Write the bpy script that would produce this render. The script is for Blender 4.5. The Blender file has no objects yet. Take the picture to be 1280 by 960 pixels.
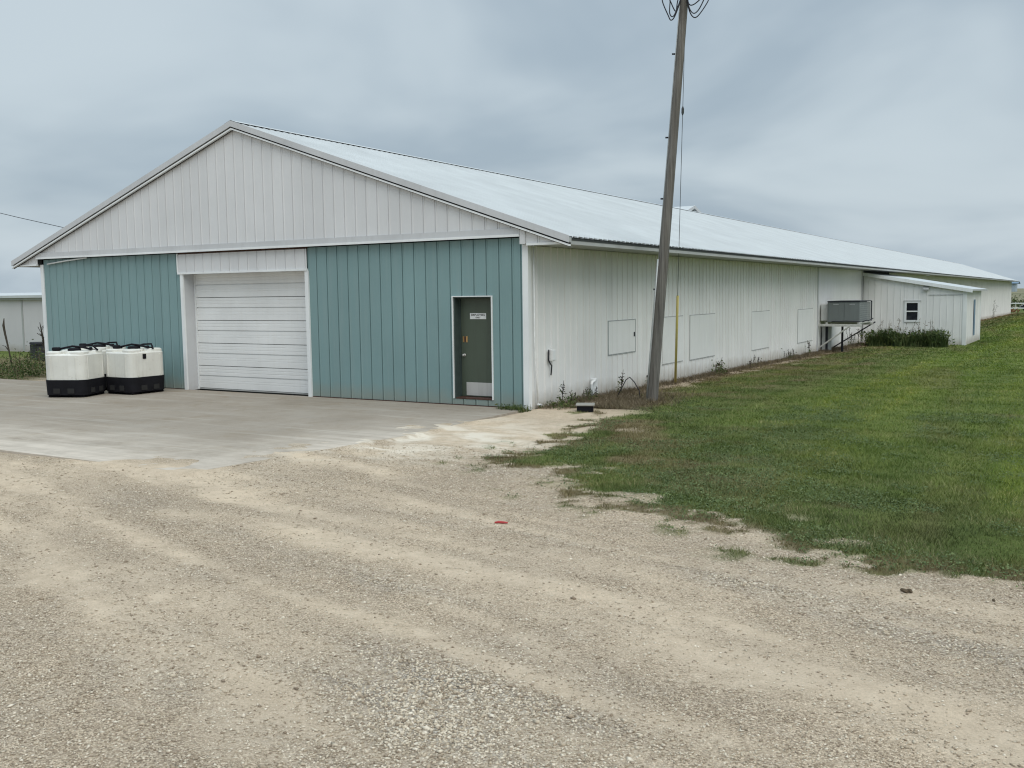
import bpy, math, random
import numpy as np
from mathutils import Vector, Matrix

random.seed(7)
rng = np.random.default_rng(11)
scene = bpy.context.scene
COL = scene.collection
R = math.radians

# ------------------------------------------------------------------ camera
cam_d = bpy.data.cameras.new('camera')
cam = bpy.data.objects.new('camera', cam_d)
COL.objects.link(cam)
cam_d.sensor_width = 36.0
cam_d.lens = 36.0 * 1200.0 / 1280.0
cam_d.clip_start = 0.05
cam_d.clip_end = 9000
CAM = Vector((25.277, -16.823, 2.336))
cr = Vector((0.86214458, 0.50650953, -0.01244226))
cu = Vector((-0.03660779, 0.08676673, 0.99555583))
cf = Vector((-0.50533809, 0.85785758, -0.09334766))
m = Matrix.Identity(4)
for i in range(3):
    m[i][0], m[i][1], m[i][2], m[i][3] = cr[i], cu[i], -cf[i], CAM[i]
cam.matrix_world = m
scene.camera = cam

# ------------------------------------------------------------------ world: overcast sky
SUN_EL, SUN_AZ = R(50), R(122)          # azimuth clockwise from +y
world = bpy.data.worlds.new('World')
scene.world = world
world.use_nodes = True
nt = world.node_tree
nt.nodes.clear()
def wn(t, **kw):
    n = nt.nodes.new(t)
    for k, v in kw.items():
        setattr(n, k, v)
    return n
out = wn('ShaderNodeOutputWorld')
bg = wn('ShaderNodeBackground')
bg.inputs['Strength'].default_value = 0.1
sky = wn('ShaderNodeTexSky', sky_type='NISHITA', sun_disc=False, sun_elevation=SUN_EL, sun_rotation=SUN_AZ)
sky.air_density = 1.5; sky.dust_density = 3.0
tc = wn('ShaderNodeTexCoord')
sep = wn('ShaderNodeSeparateXYZ')
nt.links.new(tc.outputs['Generated'], sep.inputs[0])
# cloud layer seen in perspective: direction / (z + 0.18)
zc = wn('ShaderNodeMath', operation='MAXIMUM'); zc.inputs[1].default_value = 0.0
nt.links.new(sep.outputs['Z'], zc.inputs[0])
za = wn('ShaderNodeMath', operation='ADD'); za.inputs[1].default_value = 0.30
nt.links.new(zc.outputs[0], za.inputs[0])
dv = wn('ShaderNodeVectorMath', operation='SCALE')
inv = wn('ShaderNodeMath', operation='DIVIDE'); inv.inputs[0].default_value = 1.0
nt.links.new(za.outputs[0], inv.inputs[1])
nt.links.new(tc.outputs['Generated'], dv.inputs[0]); nt.links.new(inv.outputs[0], dv.inputs['Scale'])
mp = wn('ShaderNodeMapping'); mp.inputs['Location'].default_value = (3.7, 1.9, 0.3); mp.inputs['Scale'].default_value = (1, 1, 0.6)
nt.links.new(dv.outputs[0], mp.inputs[0])
nz = wn('ShaderNodeTexNoise'); nz.inputs['Scale'].default_value = 1.15; nz.inputs['Detail'].default_value = 4.5
nz.inputs['Roughness'].default_value = 0.5; nz.inputs['Distortion'].default_value = 0.35
nt.links.new(mp.outputs[0], nz.inputs['Vector'])
rp = wn('ShaderNodeValToRGB')
rp.color_ramp.interpolation = 'EASE'
e = rp.color_ramp.elements
e[0].position = 0.36; e[0].color = (0.388, 0.482, 0.566, 1)
e[1].position = 0.66; e[1].color = (0.592, 0.685, 0.748, 1)
nt.links.new(nz.outputs['Fac'], rp.inputs[0])
# brighter towards the zenith as any overcast sky
gr = wn('ShaderNodeMapRange'); gr.inputs['From Min'].default_value = 0.30; gr.inputs['From Max'].default_value = 1.0
gr.inputs['To Min'].default_value = 9.3; gr.inputs['To Max'].default_value = 22.0
nt.links.new(zc.outputs[0], gr.inputs['Value'])
cs = wn('ShaderNodeVectorMath', operation='SCALE')
nt.links.new(rp.outputs[0], cs.inputs[0]); nt.links.new(gr.outputs[0], cs.inputs['Scale'])
mx = wn('ShaderNodeMix', data_type='RGBA'); mx.inputs['Factor'].default_value = 0.93
nt.links.new(sky.outputs[0], mx.inputs['A']); nt.links.new(cs.outputs[0], mx.inputs['B'])
nt.links.new(mx.outputs['Result'], bg.inputs['Color'])
nt.links.new(bg.outputs[0], out.inputs[0])

sun_d = bpy.data.lights.new('sun', 'SUN')
sun_d.energy = 1.5
sun_d.angle = R(50)
sun_d.color = (1.0, 0.94, 0.85)
sun = bpy.data.objects.new('sun', sun_d)
COL.objects.link(sun)
sd = Vector((math.sin(SUN_AZ) * math.cos(SUN_EL), math.cos(SUN_AZ) * math.cos(SUN_EL), math.sin(SUN_EL)))
sun.rotation_euler = (-sd).to_track_quat('-Z', 'Y').to_euler()
sun.location = (20, -30, 40)

vs = scene.view_settings
vs.view_transform = 'Standard'; vs.look = 'None'; vs.exposure = 0.06; vs.gamma = 1.0
vs.use_curve_mapping = False
scene.render.engine = 'CYCLES'
scene.cycles.max_bounces = 6
scene.cycles.pixel_filter_type = 'BLACKMAN_HARRIS'
scene.cycles.filter_width = 1.15
scene.cycles.use_denoising = True
scene.cycles.denoiser = 'OPENIMAGEDENOISE'
scene.cycles.denoising_input_passes = 'RGB_ALBEDO_NORMAL'
scene.cycles.denoising_prefilter = 'ACCURATE'

# ------------------------------------------------------------------ dimensions (metres)
W, L = 15.76, 161.0          # barn width (x) and length (y)
GP = -0.12                   # plane of the gable siding
Z_TRIM = 3.48                # lower edge of the gable
Z_EAVE, Z_RIDGE, OV = 3.43, 6.47, 1.03
SLOPE = (Z_RIDGE - Z_EAVE) / (W / 2 + OV)
SOFFIT = 3.30
RIB = 0.305
YF = -0.22                   # front edge of the roof

# ------------------------------------------------------------------ numpy noise and terrain
def _hash(ix, iy, s):
    h = (ix * 374761393 + iy * 668265263 + s * 974634577) & 0xffffffff
    h = ((h ^ (h >> 13)) * 1274126177) & 0xffffffff
    return ((h ^ (h >> 16)) & 0xffff) / 65535.0
def vnoise(x, y, s=0):
    x = np.asarray(x, float); y = np.asarray(y, float)
    ix = np.floor(x).astype(np.int64); iy = np.floor(y).astype(np.int64)
    fx = x - ix; fy = y - iy
    fx = fx * fx * (3 - 2 * fx); fy = fy * fy * (3 - 2 * fy)
    a = _hash(ix, iy, s); b = _hash(ix + 1, iy, s); c = _hash(ix, iy + 1, s); d = _hash(ix + 1, iy + 1, s)
    return (a * (1 - fx) + b * fx) * (1 - fy) + (c * (1 - fx) + d * fx) * fy
def fbm(x, y, s=0, o=4):
    t = 0; a = 0.5; n = 0
    for k in range(o):
        t = t + a * vnoise(x * 2 ** k, y * 2 ** k, s + k * 17); n += a; a *= 0.5
    return t / n
def sstep(a, b, v):
    t = np.clip((v - a) / (b - a), 0, 1)
    return t * t * (3 - 2 * t)

def base_h(x, y):
    x = np.asarray(x, float); y = np.asarray(y, float)
    front = 0.03 * np.clip(-y - 4, 0, 15)
    back = -0.0121 * np.clip(y, 0, 168)
    return np.where(y > 0, back, front)

SLAB_X, SLAB_Y = 15.72, -8.62
GRASS_EDGE = [(16.0, 1.2), (16.9, 1.0), (17.45, -0.3), (18.15, -3.1), (18.1, -4.3), (18.35, -5.8), (18.95, -6.1), (19.4, -5.6), (19.75, -6.65),
              (20.6, -7.6), (21.7, -7.75), (22.4, -8.05), (23.15, -8.75), (23.9, -8.85), (24.5, -8.85), (25.2, -8.8),
              (27, -8.9), (32, -9.0), (45, -9.5), (90, -10)]
GRASS_POLY = np.array(GRASS_EDGE + [(90, 175), (15.9, 175)])
def signed_dist(px, py, poly):
    px = np.asarray(px, float); py = np.asarray(py, float)
    d = np.full(px.shape, 1e9); inside = np.zeros(px.shape, bool)
    n = len(poly)
    for i in range(n):
        ax, ay = poly[i]; bx, by = poly[(i + 1) % n]
        ex, ey = bx - ax, by - ay
        t = np.clip(((px - ax) * ex + (py - ay) * ey) / (ex * ex + ey * ey), 0, 1)
        d = np.minimum(d, np.hypot(px - ax - t * ex, py - ay - t * ey))
        c = ((ay > py) != (by > py)) & (px < (bx - ax) * (py - ay) / (by - ay + 1e-12) + ax)
        inside ^= c
    return np.where(inside, d, -d)
def line_dist(px, py, pts):
    d = np.full(np.shape(px), 1e9)
    for (ax, ay), (bx, by) in zip(pts[:-1], pts[1:]):
        ex, ey = bx - ax, by - ay
        t = np.clip(((px - ax) * ex + (py - ay) * ey) / (ex * ex + ey * ey), 0, 1)
        d = np.minimum(d, np.hypot(px - ax - t * ex, py - ay - t * ey))
    return d

def masks(x, y):
    """grass, dust, coarse gravel, dry/brown  (0..1 each)"""
    x = np.asarray(x, float); y = np.asarray(y, float)
    n1 = fbm(x * 1.1, y * 1.1, 3, 4); n2 = fbm(x * 4.5, y * 4.5, 9, 3)
    sdg = signed_dist(x, y, GRASS_POLY)
    n3 = fbm(x * 14, y * 14, 13, 2)
    g = sstep(-0.22, 0.24, sdg + (n1 - 0.5) * 1.5 + (n2 - 0.5) * 0.95 + (n3 - 0.5) * 0.40)
    # patchy fringe outside the edge
    fr = sstep(0.60, 0.70, fbm(x * 2.3 + 7, y * 2.3, 21, 3)) * sstep(-0.95, -0.3, sdg) * sstep(0.42, 0.55, n2)
    g = np.maximum(g, fr * 0.85)
    # bare patches just inside the edge
    bare = sstep(0.58, 0.70, fbm(x * 1.7 + 31, y * 1.7 + 4, 33, 3)) * sstep(1.5, 0.2, sdg) * 0.9
    g = g * (1 - np.where(sdg > 0, bare, 0))
    # weeds left of the barn and grass all round beyond
    lw = sstep(-0.2, 0.25, -x - 1.3 + (n1 - 0.5) * 0.9) * sstep(-0.5, 0.1, y + 0.1 + (n1 - 0.5) * 0.6)
    g = np.maximum(g, lw)
    g = np.maximum(g, sstep(169, 171, y))
    # dust tracks
    dust = np.zeros(np.shape(x))
    for pts, w, a in (([(12.0, -9.0), (13.6, -9.75), (15.2, -10.4), (16.6, -11.1), (18.6, -12.6)], 0.30, 0.9),
                      ([(16.2, -9.0), (17.4, -9.4), (18.75, -9.65), (20.0, -9.75), (21.1, -10.05), (22.3, -10.3), (23.2, -10.7), (23.9, -11.05), (25.1, -11.45), (27, -12)], 0.30, 1.0),
                      ([(17.5, -10.3), (19.0, -10.45), (20.4, -10.65), (21.4, -10.85), (22.4, -11.05), (23.4, -11.4), (24.2, -11.75), (25.4, -12.2), (27, -12.8)], 0.34, 1.0),
                      ([(16.4, -4.6), (17.0, -6.0), (17.6, -7.4), (18.6, -8.6), (20.5, -9.2), (22.5, -9.6), (25, -10.0), (28, -10.4)], 0.22, 0.6),
                      ([(14.0, -8.9), (15.5, -8.9), (16.4, -7.9), (16.5, -6.2), (16.4, -4.2), (16.1, -2.2)], 0.75, 0.9),
                      ([(17.0, -12.5), (19, -12.2), (20.4, -12.4), (21.6, -13.1), (22.6, -14.4)], 0.35, 0.55)):
        d = line_dist(x + (n1 - 0.5) * 0.5, y + (n1 - 0.5) * 0.5, pts)
        dust = np.maximum(dust, a * np.exp(-(d / w) ** 2))
    c2, s2 = math.cos(R(-14)), math.sin(R(-14))
    u = x * c2 + y * s2; v = -x * s2 + y * c2
    for pts, w, a in (([(12.5, -9.3), (14.5, -9.9), (17.0, -10.9), (19.2, -11.6), (21.4, -12.1), (23.6, -12.5), (26, -12.9)], 0.13, 0.7),
                      ([(13.0, -10.2), (15.6, -11.2), (18.2, -12.2), (20.5, -13.2), (22.2, -14.6)], 0.14, 0.7),
                      ([(15.4, -9.2), (17.6, -10.0), (19.6, -10.7), (21.3, -11.4), (23.0, -12.2), (25, -13.2)], 0.10, 0.55),
                      ([(16.8, -5.5), (17.9, -7.6), (19.2, -9.0), (21.2, -9.75), (23.4, -10.1), (26, -10.6)], 0.12, 0.75),
                      ([(17.3, -6.6), (18.8, -8.3), (20.6, -8.75), (22.6, -9.25), (25, -9.75)], 0.10, 0.5),
                      ([(12.8, -8.9), (13.5, -9.7), (13.9, -10.9), (13.7, -12.5)], 0.16, 0.8)):
        d = line_dist(x + (n1 - 0.5) * 0.3, y + (n1 - 0.5) * 0.3, pts)
        dust = np.maximum(dust, a * np.exp(-(d / w) ** 2) * (0.5 + 0.7 * n1))
    st = fbm(u * 0.45, v * 2.6, 51, 4); st3 = fbm(u * 0.8 + 5, v * 7.0, 55, 3)
    dust = np.clip(dust * 0.85 + (st - 0.47) * 1.7 + (st3 - 0.5) * 0.6, 0, 1)
    # bare pale strip between slab corner and lawn
    strip = sstep(15.5, 15.9, x) * sstep(18.6, 17.6, x) * sstep(-5.5, -4.0, y) * sstep(1.2, 0.2, y)
    dust = np.maximum(dust, strip * (0.55 + 0.5 * n1))
    crs = np.zeros(np.shape(x))
    for cx, cy, ru, rv, a in ((22.6, -12.9, 1.1, 0.6, 1.0), (20.9, -11.25, 0.6, 0.16, 0.8), (23.4, -10.0, 1.3, 0.14, 0.6), (19.6, -10.15, 0.8, 0.14, 0.6),
                              (20.6, -13.0, 0.9, 0.3, 0.35), (24.4, -13.2, 1.0, 0.6, 0.55), (21.3, -9.35, 1.2, 0.16, 0.65), (24.6, -10.6, 0.9, 0.14, 0.5)):
        du = (x - cx) * math.cos(R(-16)) + (y - cy) * math.sin(R(-16)); dvv = -(x - cx) * math.sin(R(-16)) + (y - cy) * math.cos(R(-16))
        crs = np.maximum(crs, a * np.exp(-(du / ru) ** 2 - (dvv / rv) ** 2))
    crs = np.clip(crs * (0.55 + 0.9 * n2) + (fbm(u * 0.6, v * 1.7, 77, 4) - 0.56) * 1.2, 0, 1)
    crs = crs * (1 - 0.75 * dust)
    # brown, sprayed or worn strips
    dry = sstep(1.0, 0.25, np.abs(x - W - 0.15 - 0.15 * n1)) * sstep(-0.1, 0.4, y) * sstep(180, 160, y)
    dry = np.maximum(dry, sstep(1.1, 0.5, np.hypot((x - 17.0) / 1.1, (y - 2.4) / 1.5) + (n1 - 0.5) * 0.8) * 0.9)
    dl = line_dist(x, y, [(18.2, 4.6), (18.5, 7.0), (18.75, 9.8), (19.0, 14.0), (19.05, 18.5)])
    dry = np.maximum(dry, np.exp(-(dl / 0.30) ** 2) * sstep(0.38, 0.62, n1) * 0.75)
    dry = np.maximum(dry, np.exp(-((x - 24.3) / 0.6) ** 2 - ((y - 3.0) / 0.25) ** 2) * 0.6)
    dry = np.maximum(dry, sstep(0.50, 0.68, fbm(x * 1.1 + 12, y * 1.1 + 3, 61, 4)) * sstep(5.0, 0.0, sdg) * (sdg > -0.4) * 0.9)
    dry = np.maximum(dry, sstep(0.56, 0.74, fbm(x * 0.9 + y * 0.10, y * 0.14, 67, 4)) * (sdg > 1.0) * 0.28)
    dry = np.maximum(dry, sstep(-0.5, -0.1, sdg) * sstep(0.6, 0.1, sdg) * sstep(0.40, 0.6, n2) * 0.85)
    dry = np.maximum(dry, sstep(-1.0, -1.6, x) * (x > -15) * 0.8)
    return g, dust, crs, np.clip(dry, 0, 1)

def ground_h(x, y):
    x = np.asarray(x, float); y = np.asarray(y, float)
    h = base_h(x, y)
    near = sstep(60, 30, np.hypot(x - 22, y + 8))
    cu_, su_ = math.cos(R(-14)), math.sin(R(-14))
    r = (fbm((x * cu_ + y * su_) * 0.35, (-x * su_ + y * cu_) * 2.4, 15, 3) - 0.5) * 0.05 + (fbm(x * 1.3, y * 1.3, 5, 3) - 0.5) * 0.035 + (fbm(x * 5, y * 5, 8, 2) - 0.5) * 0.012
    slab = (x < SLAB_X + 0.1) & (y > SLAB_Y - 0.1) & (y < 0.3)
    d_in = np.minimum(SLAB_X - x, (y - SLAB_Y) + np.clip(14.2 - x, 0, 2) * 1.2)
    sn = fbm(x * 1.6 + 3, y * 1.6 + 9, 41, 4) * 0.75 + fbm(x * 6, y * 6, 43, 2) * 0.25
    spill = 0.012 + 0.05 * (sn - 0.42 - 0.32 * np.clip(d_in, -0.4, 2.5))
    spill = np.where(d_in < 0, np.minimum(spill, 0.03), np.minimum(spill, 0.022))
    spill = spill * sstep(-1.0, -2.2, y) + (1 - sstep(-1.0, -2.2, y)) * -0.03
    r = np.where(slab, np.maximum(-0.03, spill), r - 0.012)
    r = np.where((x > W - 0.6) & (x < W + 0.5) & (y > 0), r * 0.3, r)
    r = np.where((x > -0.5) & (x < W - 0.05) & (y > -0.2) & (y < L + 1), -0.12, r)
    return h + r * near
def gz(x, y):
    return float(ground_h(np.array([x]), np.array([y]))[0])

# ------------------------------------------------------------------ materials
def new_mat(name):
    mt = bpy.data.materials.new(name); mt.use_nodes = True
    n = mt.node_tree; b = n.nodes['Principled BSDF']
    return mt, n, b
def nd(n, t, **kw):
    o = n.nodes.new(t)
    for k, v in kw.items():
        if k in ('Scale', 'Detail', 'Roughness', 'Distortion'):
            o.inputs[k].default_value = v
        else:
            setattr(o, k, v)
    return o
def ramp(n, src, stops):
    r = n.nodes.new('ShaderNodeValToRGB')
    el = r.color_ramp.elements
    while len(el) < len(stops):
        el.new(0.5)
    for e_, (p_, c_) in zip(el, stops):
        e_.position = p_; e_.color = (*c_, 1) if len(c_) == 3 else c_
    n.links.new(src, r.inputs[0])
    return r.outputs[0]
def mixc(n, fac, a, b, blend='MIX'):
    x = n.nodes.new('ShaderNodeMix'); x.data_type = 'RGBA'; x.blend_type = blend
    for key, v in (('Factor', fac), ('A', a), ('B', b)):
        if hasattr(v, 'is_output') or isinstance(v, bpy.types.NodeSocket):
            n.links.new(v, x.inputs[key])
        else:
            x.inputs[key].default_value = v if key == 'Factor' else (*v, 1)
    return x.outputs['Result']
def mth(n, op, a, b=0.0, clamp=False):
    x = n.nodes.new('ShaderNodeMath'); x.operation = op; x.use_clamp = clamp
    for i_, v in enumerate((a, b)):
        if isinstance(v, bpy.types.NodeSocket):
            n.links.new(v, x.inputs[i_])
        else:
            x.inputs[i_].default_value = v
    return x.outputs[0]
def coords(n, scale=(1, 1, 1), rot=(0, 0, 0)):
    """world-space position, so panels that share mesh data still weather differently"""
    g = n.nodes.new('ShaderNodeNewGeometry')
    mpn = n.nodes.new('ShaderNodeMapping'); mpn.inputs['Scale'].default_value = scale; mpn.inputs['Rotation'].default_value = rot
    n.links.new(g.outputs['Position'], mpn.inputs[0])
    return mpn.outputs[0]
def noise(n, vec, scale, detail=4, rough=0.55, dist=0.0):
    x = nd(n, 'ShaderNodeTexNoise', Scale=scale, Detail=detail, Roughness=rough, Distortion=dist)
    n.links.new(vec, x.inputs['Vector'])
    return x.outputs['Fac']
def bump(n, b, h, strength, dist=0.01):
    x = n.nodes.new('ShaderNodeBump'); x.inputs['Strength'].default_value = strength; x.inputs['Distance'].default_value = dist
    n.links.new(h, x.inputs['Height']); n.links.new(x.outputs[0], b.inputs['Normal'])
def sc(c, f):
    return tuple(min(1, v * f) for v in c)

def paint(name, col, rough=0.5, dirt=(0.25, 0.22, 0.17), amount=0.35, streak=True, spec=0.4, var=0.08, metal=0.0):
    mt, n, b = new_mat(name)
    p = coords(n)
    big = noise(n, p, 0.8, 5); fine = noise(n, p, 14, 4)
    base = ramp(n, big, [(0.3, sc(col, 1 - var)), (0.7, sc(col, 1 + var))])
    st = noise(n, coords(n, (9, 9, 0.5)) if streak else p, 1.0 if streak else 3.0, 5, 0.65)
    f = ramp(n, st, [(0.50, (0, 0, 0)), (0.80, (amount,) * 3)])
    c = mixc(n, f, base, dirt)
    f2 = ramp(n, fine, [(0.64, (0, 0, 0)), (0.82, (amount * 0.2,) * 3)])
    c = mixc(n, f2, c, dirt)
    n.links.new(c, b.inputs['Base Color'])
    rr = mth(n, 'MULTIPLY_ADD', big, 0.25); n.nodes[-1].inputs[2].default_value = rough - 0.12
    n.links.new(rr, b.inputs['Roughness'])
    b.inputs['Specular IOR Level'].default_value = spec
    b.inputs['Metallic'].default_value = metal
    wv = noise(n, coords(n, (1.5, 1.5, 0.7)), 1.6, 3)
    bump(n, b, wv, 0.25, 0.012)
    return mt

def plain(name, col, rough=0.6, metal=0.0, spec=0.4, var=0.12, scale=8):
    mt, n, b = new_mat(name)
    f = noise(n, coords(n), scale, 5)
    c = ramp(n, f, [(0.3, sc(col, 1 - var)), (0.7, sc(col, 1 + var))])
    n.links.new(c, b.inputs['Base Color'])
    b.inputs['Roughness'].default_value = rough; b.inputs['Metallic'].default_value = metal
    b.inputs['Specular IOR Level'].default_value = spec
    return mt

def wall_paint(name, col, grime=(0.22, 0.21, 0.16), amount=0.3, foot=None):
    """painted steel siding, streaked, with splashed dirt near the ground"""
    mt, n, b = new_mat(name)
    p = coords(n)
    big = noise(n, p, 0.5, 5); med = noise(n, p, 3.2, 5, 0.6)
    base = ramp(n, big, [(0.3, sc(col, 0.93)), (0.7, sc(col, 1.05))])
    oi = n.nodes.new('ShaderNodeObjectInfo')
    base = mixc(n, 1.0, base, ramp(n, oi.outputs['Random'], [(0.0, (0.965, 0.965, 0.965)), (1.0, (1.03, 1.03, 1.03))]), 'MULTIPLY')
    st = noise(n, coords(n, (7, 7, 0.35)), 1.0, 5, 0.7)
    f = ramp(n, st, [(0.50, (0, 0, 0)), (0.82, (amount,) * 3)])
    c = mixc(n, f, base, grime)
    sp = noise(n, p, 7, 4)
    f3 = ramp(n, sp, [(0.60, (0, 0, 0)), (0.80, (amount * 0.25,) * 3)])
    c = mixc(n, f3, c, grime)
    # splash line: height above the ground (which falls 1.21 cm per metre along y)
    g = n.nodes.new('ShaderNodeNewGeometry'); s_ = n.nodes.new('ShaderNodeSeparateXYZ'); n.links.new(g.outputs['Position'], s_.inputs[0])
    yy = mth(n, 'MAXIMUM', s_.outputs['Y'], 0.0)
    hz = mth(n, 'ADD', s_.outputs['Z'], mth(n, 'MULTIPLY', yy, 0.0121))
    hz = mth(n, 'ADD', hz, mth(n, 'MULTIPLY', med, -0.35))
    mr = n.nodes.new('ShaderNodeMapRange'); mr.inputs['From Min'].default_value = 0.22; mr.inputs['From Max'].default_value = -0.1
    mr.inputs['To Min'].default_value = 0; mr.inputs['To Max'].default_value = 0.55; n.links.new(hz, mr.inputs['Value'])
    c = mixc(n, mr.outputs[0], c, foot or (0.30, 0.26, 0.19))
    n.links.new(c, b.inputs['Base Color'])
    b.inputs['Roughness'].default_value = 0.48; b.inputs['Specular IOR Level'].default_value = 0.35
    bump(n, b, noise(n, coords(n, (1.2, 1.2, 0.6)), 1.5, 3), 0.3, 0.015)
    return mt

M = {}
M['teal'] = wall_paint('teal_steel', (0.208, 0.322, 0.326), (0.30, 0.36, 0.355), 0.35, (0.27, 0.27, 0.22))
M['gable'] = wall_paint('gable_white_steel', (0.665, 0.67, 0.675), (0.50, 0.50, 0.48), 0.2)
M['white_wall'] = wall_paint('side_white_steel', (0.80, 0.80, 0.785), (0.50, 0.50, 0.44), 0.25)
M['patch'] = wall_paint('patched_white_board', (0.79, 0.795, 0.78), (0.42, 0.42, 0.38), 0.2)
M['trim'] = paint('white_trim', (0.78, 0.80, 0.80), 0.4, (0.45, 0.43, 0.38), 0.25)
M['grey_trim'] = paint('rake_trim', (0.55, 0.56, 0.57), 0.4, (0.35, 0.34, 0.32), 0.25)
M['roof'] = paint('white_roof_steel', (0.545, 0.575, 0.58), 0.42, (0.46, 0.48, 0.48), 0.3, False)
M['core'] = plain('dark_wall_core', (0.05, 0.055, 0.055), 0.9)
M['soffit'] = paint('soffit', (0.42, 0.43, 0.42), 0.6, (0.2, 0.2, 0.17), 0.4, False)
M['shadow_gap'] = plain('closure_and_gap_shade', (0.02, 0.02, 0.02), 0.9)  # near-black for the ridge closure and for shade painted into gaps
M['door_white'] = paint('overhead_door_paint', (0.80, 0.805, 0.795), 0.4, (0.6, 0.57, 0.48), 0.14)
M['olive'] = paint('olive_door_paint', (0.074, 0.094, 0.068), 0.45, (0.05, 0.05, 0.04), 0.4)
M['jamb_green'] = plain('dark_jamb', (0.05, 0.07, 0.065), 0.6)
M['steel'] = paint('brushed_steel', (0.52, 0.51, 0.49), 0.42, (0.3, 0.29, 0.27), 0.4, True, 0.5, 0.08, 0.3)
M['brass'] = plain('brass', (0.62, 0.38, 0.16), 0.35, 0.7)
M['rust'] = plain('rust_board', (0.075, 0.04, 0.03), 0.85, 0, 0.3, 0.4, 9)
M['black_plastic'] = plain('black_plastic', (0.008, 0.008, 0.011), 0.7, 0, 0.2, 0.25, 5)
M['cable'] = plain('black_cable', (0.012, 0.013, 0.02), 0.6)
M['wire'] = plain('grey_wire', (0.10, 0.11, 0.12), 0.5, 0.4)
M['yellow'] = paint('yellow_guard', (0.50, 0.43, 0.14), 0.5, (0.35, 0.3, 0.15), 0.5)
M['pvc'] = plain('white_pvc', (0.75, 0.76, 0.75), 0.45)
M['galv'] = plain('galvanised', (0.42, 0.44, 0.44), 0.5, 0.4)
M['ac_grey'] = paint('unit_grey', (0.165, 0.185, 0.185), 0.5, (0.07, 0.07, 0.06), 0.5)
M['ac_coil'] = plain('coil_grey', (0.28, 0.29, 0.28), 0.6, 0.2, 0.4, 0.3, 20)
M['glass'] = plain('dark_glass', (0.010, 0.013, 0.02), 0.06, 0, 0.6)
M['dark_bin'] = plain('charcoal_bin', (0.045, 0.05, 0.055), 0.55)
M['far_white'] = wall_paint('far_white_wall', (0.62, 0.60, 0.61), (0.5, 0.48, 0.47), 0.2)
M['blue_far'] = plain('blue_steel', (0.14, 0.22, 0.30), 0.6)
M['blue_wall'] = plain('pale_blue_steel', (0.36, 0.43, 0.48), 0.6)
M['car'] = plain('dark_car_paint', (0.02, 0.023, 0.03), 0.25, 0.2, 0.6)
M['rubber'] = plain('rubber', (0.015, 0.015, 0.015), 0.8)
M['red'] = plain('red_plastic', (0.45, 0.05, 0.05), 0.45)
M['print'] = plain('black_print', (0.02, 0.02, 0.02), 0.7)
M['wood_new'] = plain('weathered_lumber', (0.52, 0.52, 0.49), 0.75, 0, 0.3, 0.15, 12)
M['rust_pile'] = plain('rusty_brown', (0.20, 0.10, 0.055), 0.9, 0, 0.2, 0.4, 6)
M['lid_grey'] = plain('weathered_lid', (0.30, 0.29, 0.26), 0.8)
M['soil'] = plain('dark_soil', (0.10, 0.075, 0.05), 0.95, 0, 0.1, 0.4, 6)

def pole_wood():
    mt, n, b = new_mat('weathered_pole_wood')
    g1 = noise(n, coords(n, (26, 26, 0.9)), 1.0, 6, 0.7); g2 = noise(n, coords(n, (4, 4, 0.35)), 1.0, 4)
    c = ramp(n, g1, [(0.28, (0.05, 0.047, 0.043)), (0.5, (0.135, 0.128, 0.116)), (0.75, (0.25, 0.24, 0.22))])
    c = mixc(n, ramp(n, g2, [(0.4, (0, 0, 0)), (0.7, (0.4,) * 3)]), c, (0.13, 0.105, 0.075))
    n.links.new(c, b.inputs['Base Color']); b.inputs['Roughness'].default_value = 0.85
    bump(n, b, g1, 0.6, 0.012)
    return mt
M['pole'] = pole_wood()

def poly_white():
    mt, n, b = new_mat('translucent_white_poly')
    p = coords(n)
    f = noise(n, p, 2.2, 5); s_ = noise(n, p, 11, 4)
    c = ramp(n, f, [(0.3, (0.66, 0.655, 0.60)), (0.7, (0.76, 0.755, 0.70))])
    c = mixc(n, ramp(n, s_, [(0.62, (0, 0, 0)), (0.8, (0.4,) * 3)]), c, (0.45, 0.43, 0.37))
    vs2 = noise(n, coords(n, (8, 8, 0.9)), 1.0, 5, 0.7)
    c = mixc(n, ramp(n, vs2, [(0.50, (0, 0, 0)), (0.75, (0.45,) * 3)]), c, (0.52, 0.50, 0.44))
    n.links.new(c, b.inputs['Base Color'])
    b.inputs['Roughness'].default_value = 0.5
    b.inputs['Subsurface Weight'].default_value = 0.15; b.inputs['Subsurface Radius'].default_value = (0.05, 0.05, 0.04)
    bump(n, b, f, 0.3, 0.02)
    return mt
M['poly'] = poly_white()

def leaf_mat(name, stops, rough=0.6, trans=0.15, pos_scale=1.5):
    mt, n, b = new_mat(name)
    g = n.nodes.new('ShaderNodeNewGeometry')
    pn = noise(n, coords(n), pos_scale, 4)
    v = mth(n, 'ADD', mth(n, 'MULTIPLY', g.outputs['Random Per Island'], 0.55), mth(n, 'MULTIPLY', pn, 0.55))
    c = ramp(n, v, stops)
    n.links.new(c, b.inputs['Base Color'])
    b.inputs['Roughness'].default_value = rough; b.inputs['Specular IOR Level'].default_value = 0.2
    if trans:
        tr = n.nodes.new('ShaderNodeBsdfTranslucent'); n.links.new(c, tr.inputs['Color'])
        ms = n.nodes.new('ShaderNodeMixShader'); ms.inputs[0].default_value = trans
        n.links.new(b.outputs[0], ms.inputs[1]); n.links.new(tr.outputs[0], ms.inputs[2])
        n.links.new(ms.outputs[0], n.nodes['Material Output'].inputs['Surface'])
    return mt
M['bush'] = leaf_mat('strap_leaves', [(0.2, (0.028, 0.045, 0.018)), (0.55, (0.07, 0.105, 0.034)), (0.9, (0.19, 0.22, 0.09))])
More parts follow.
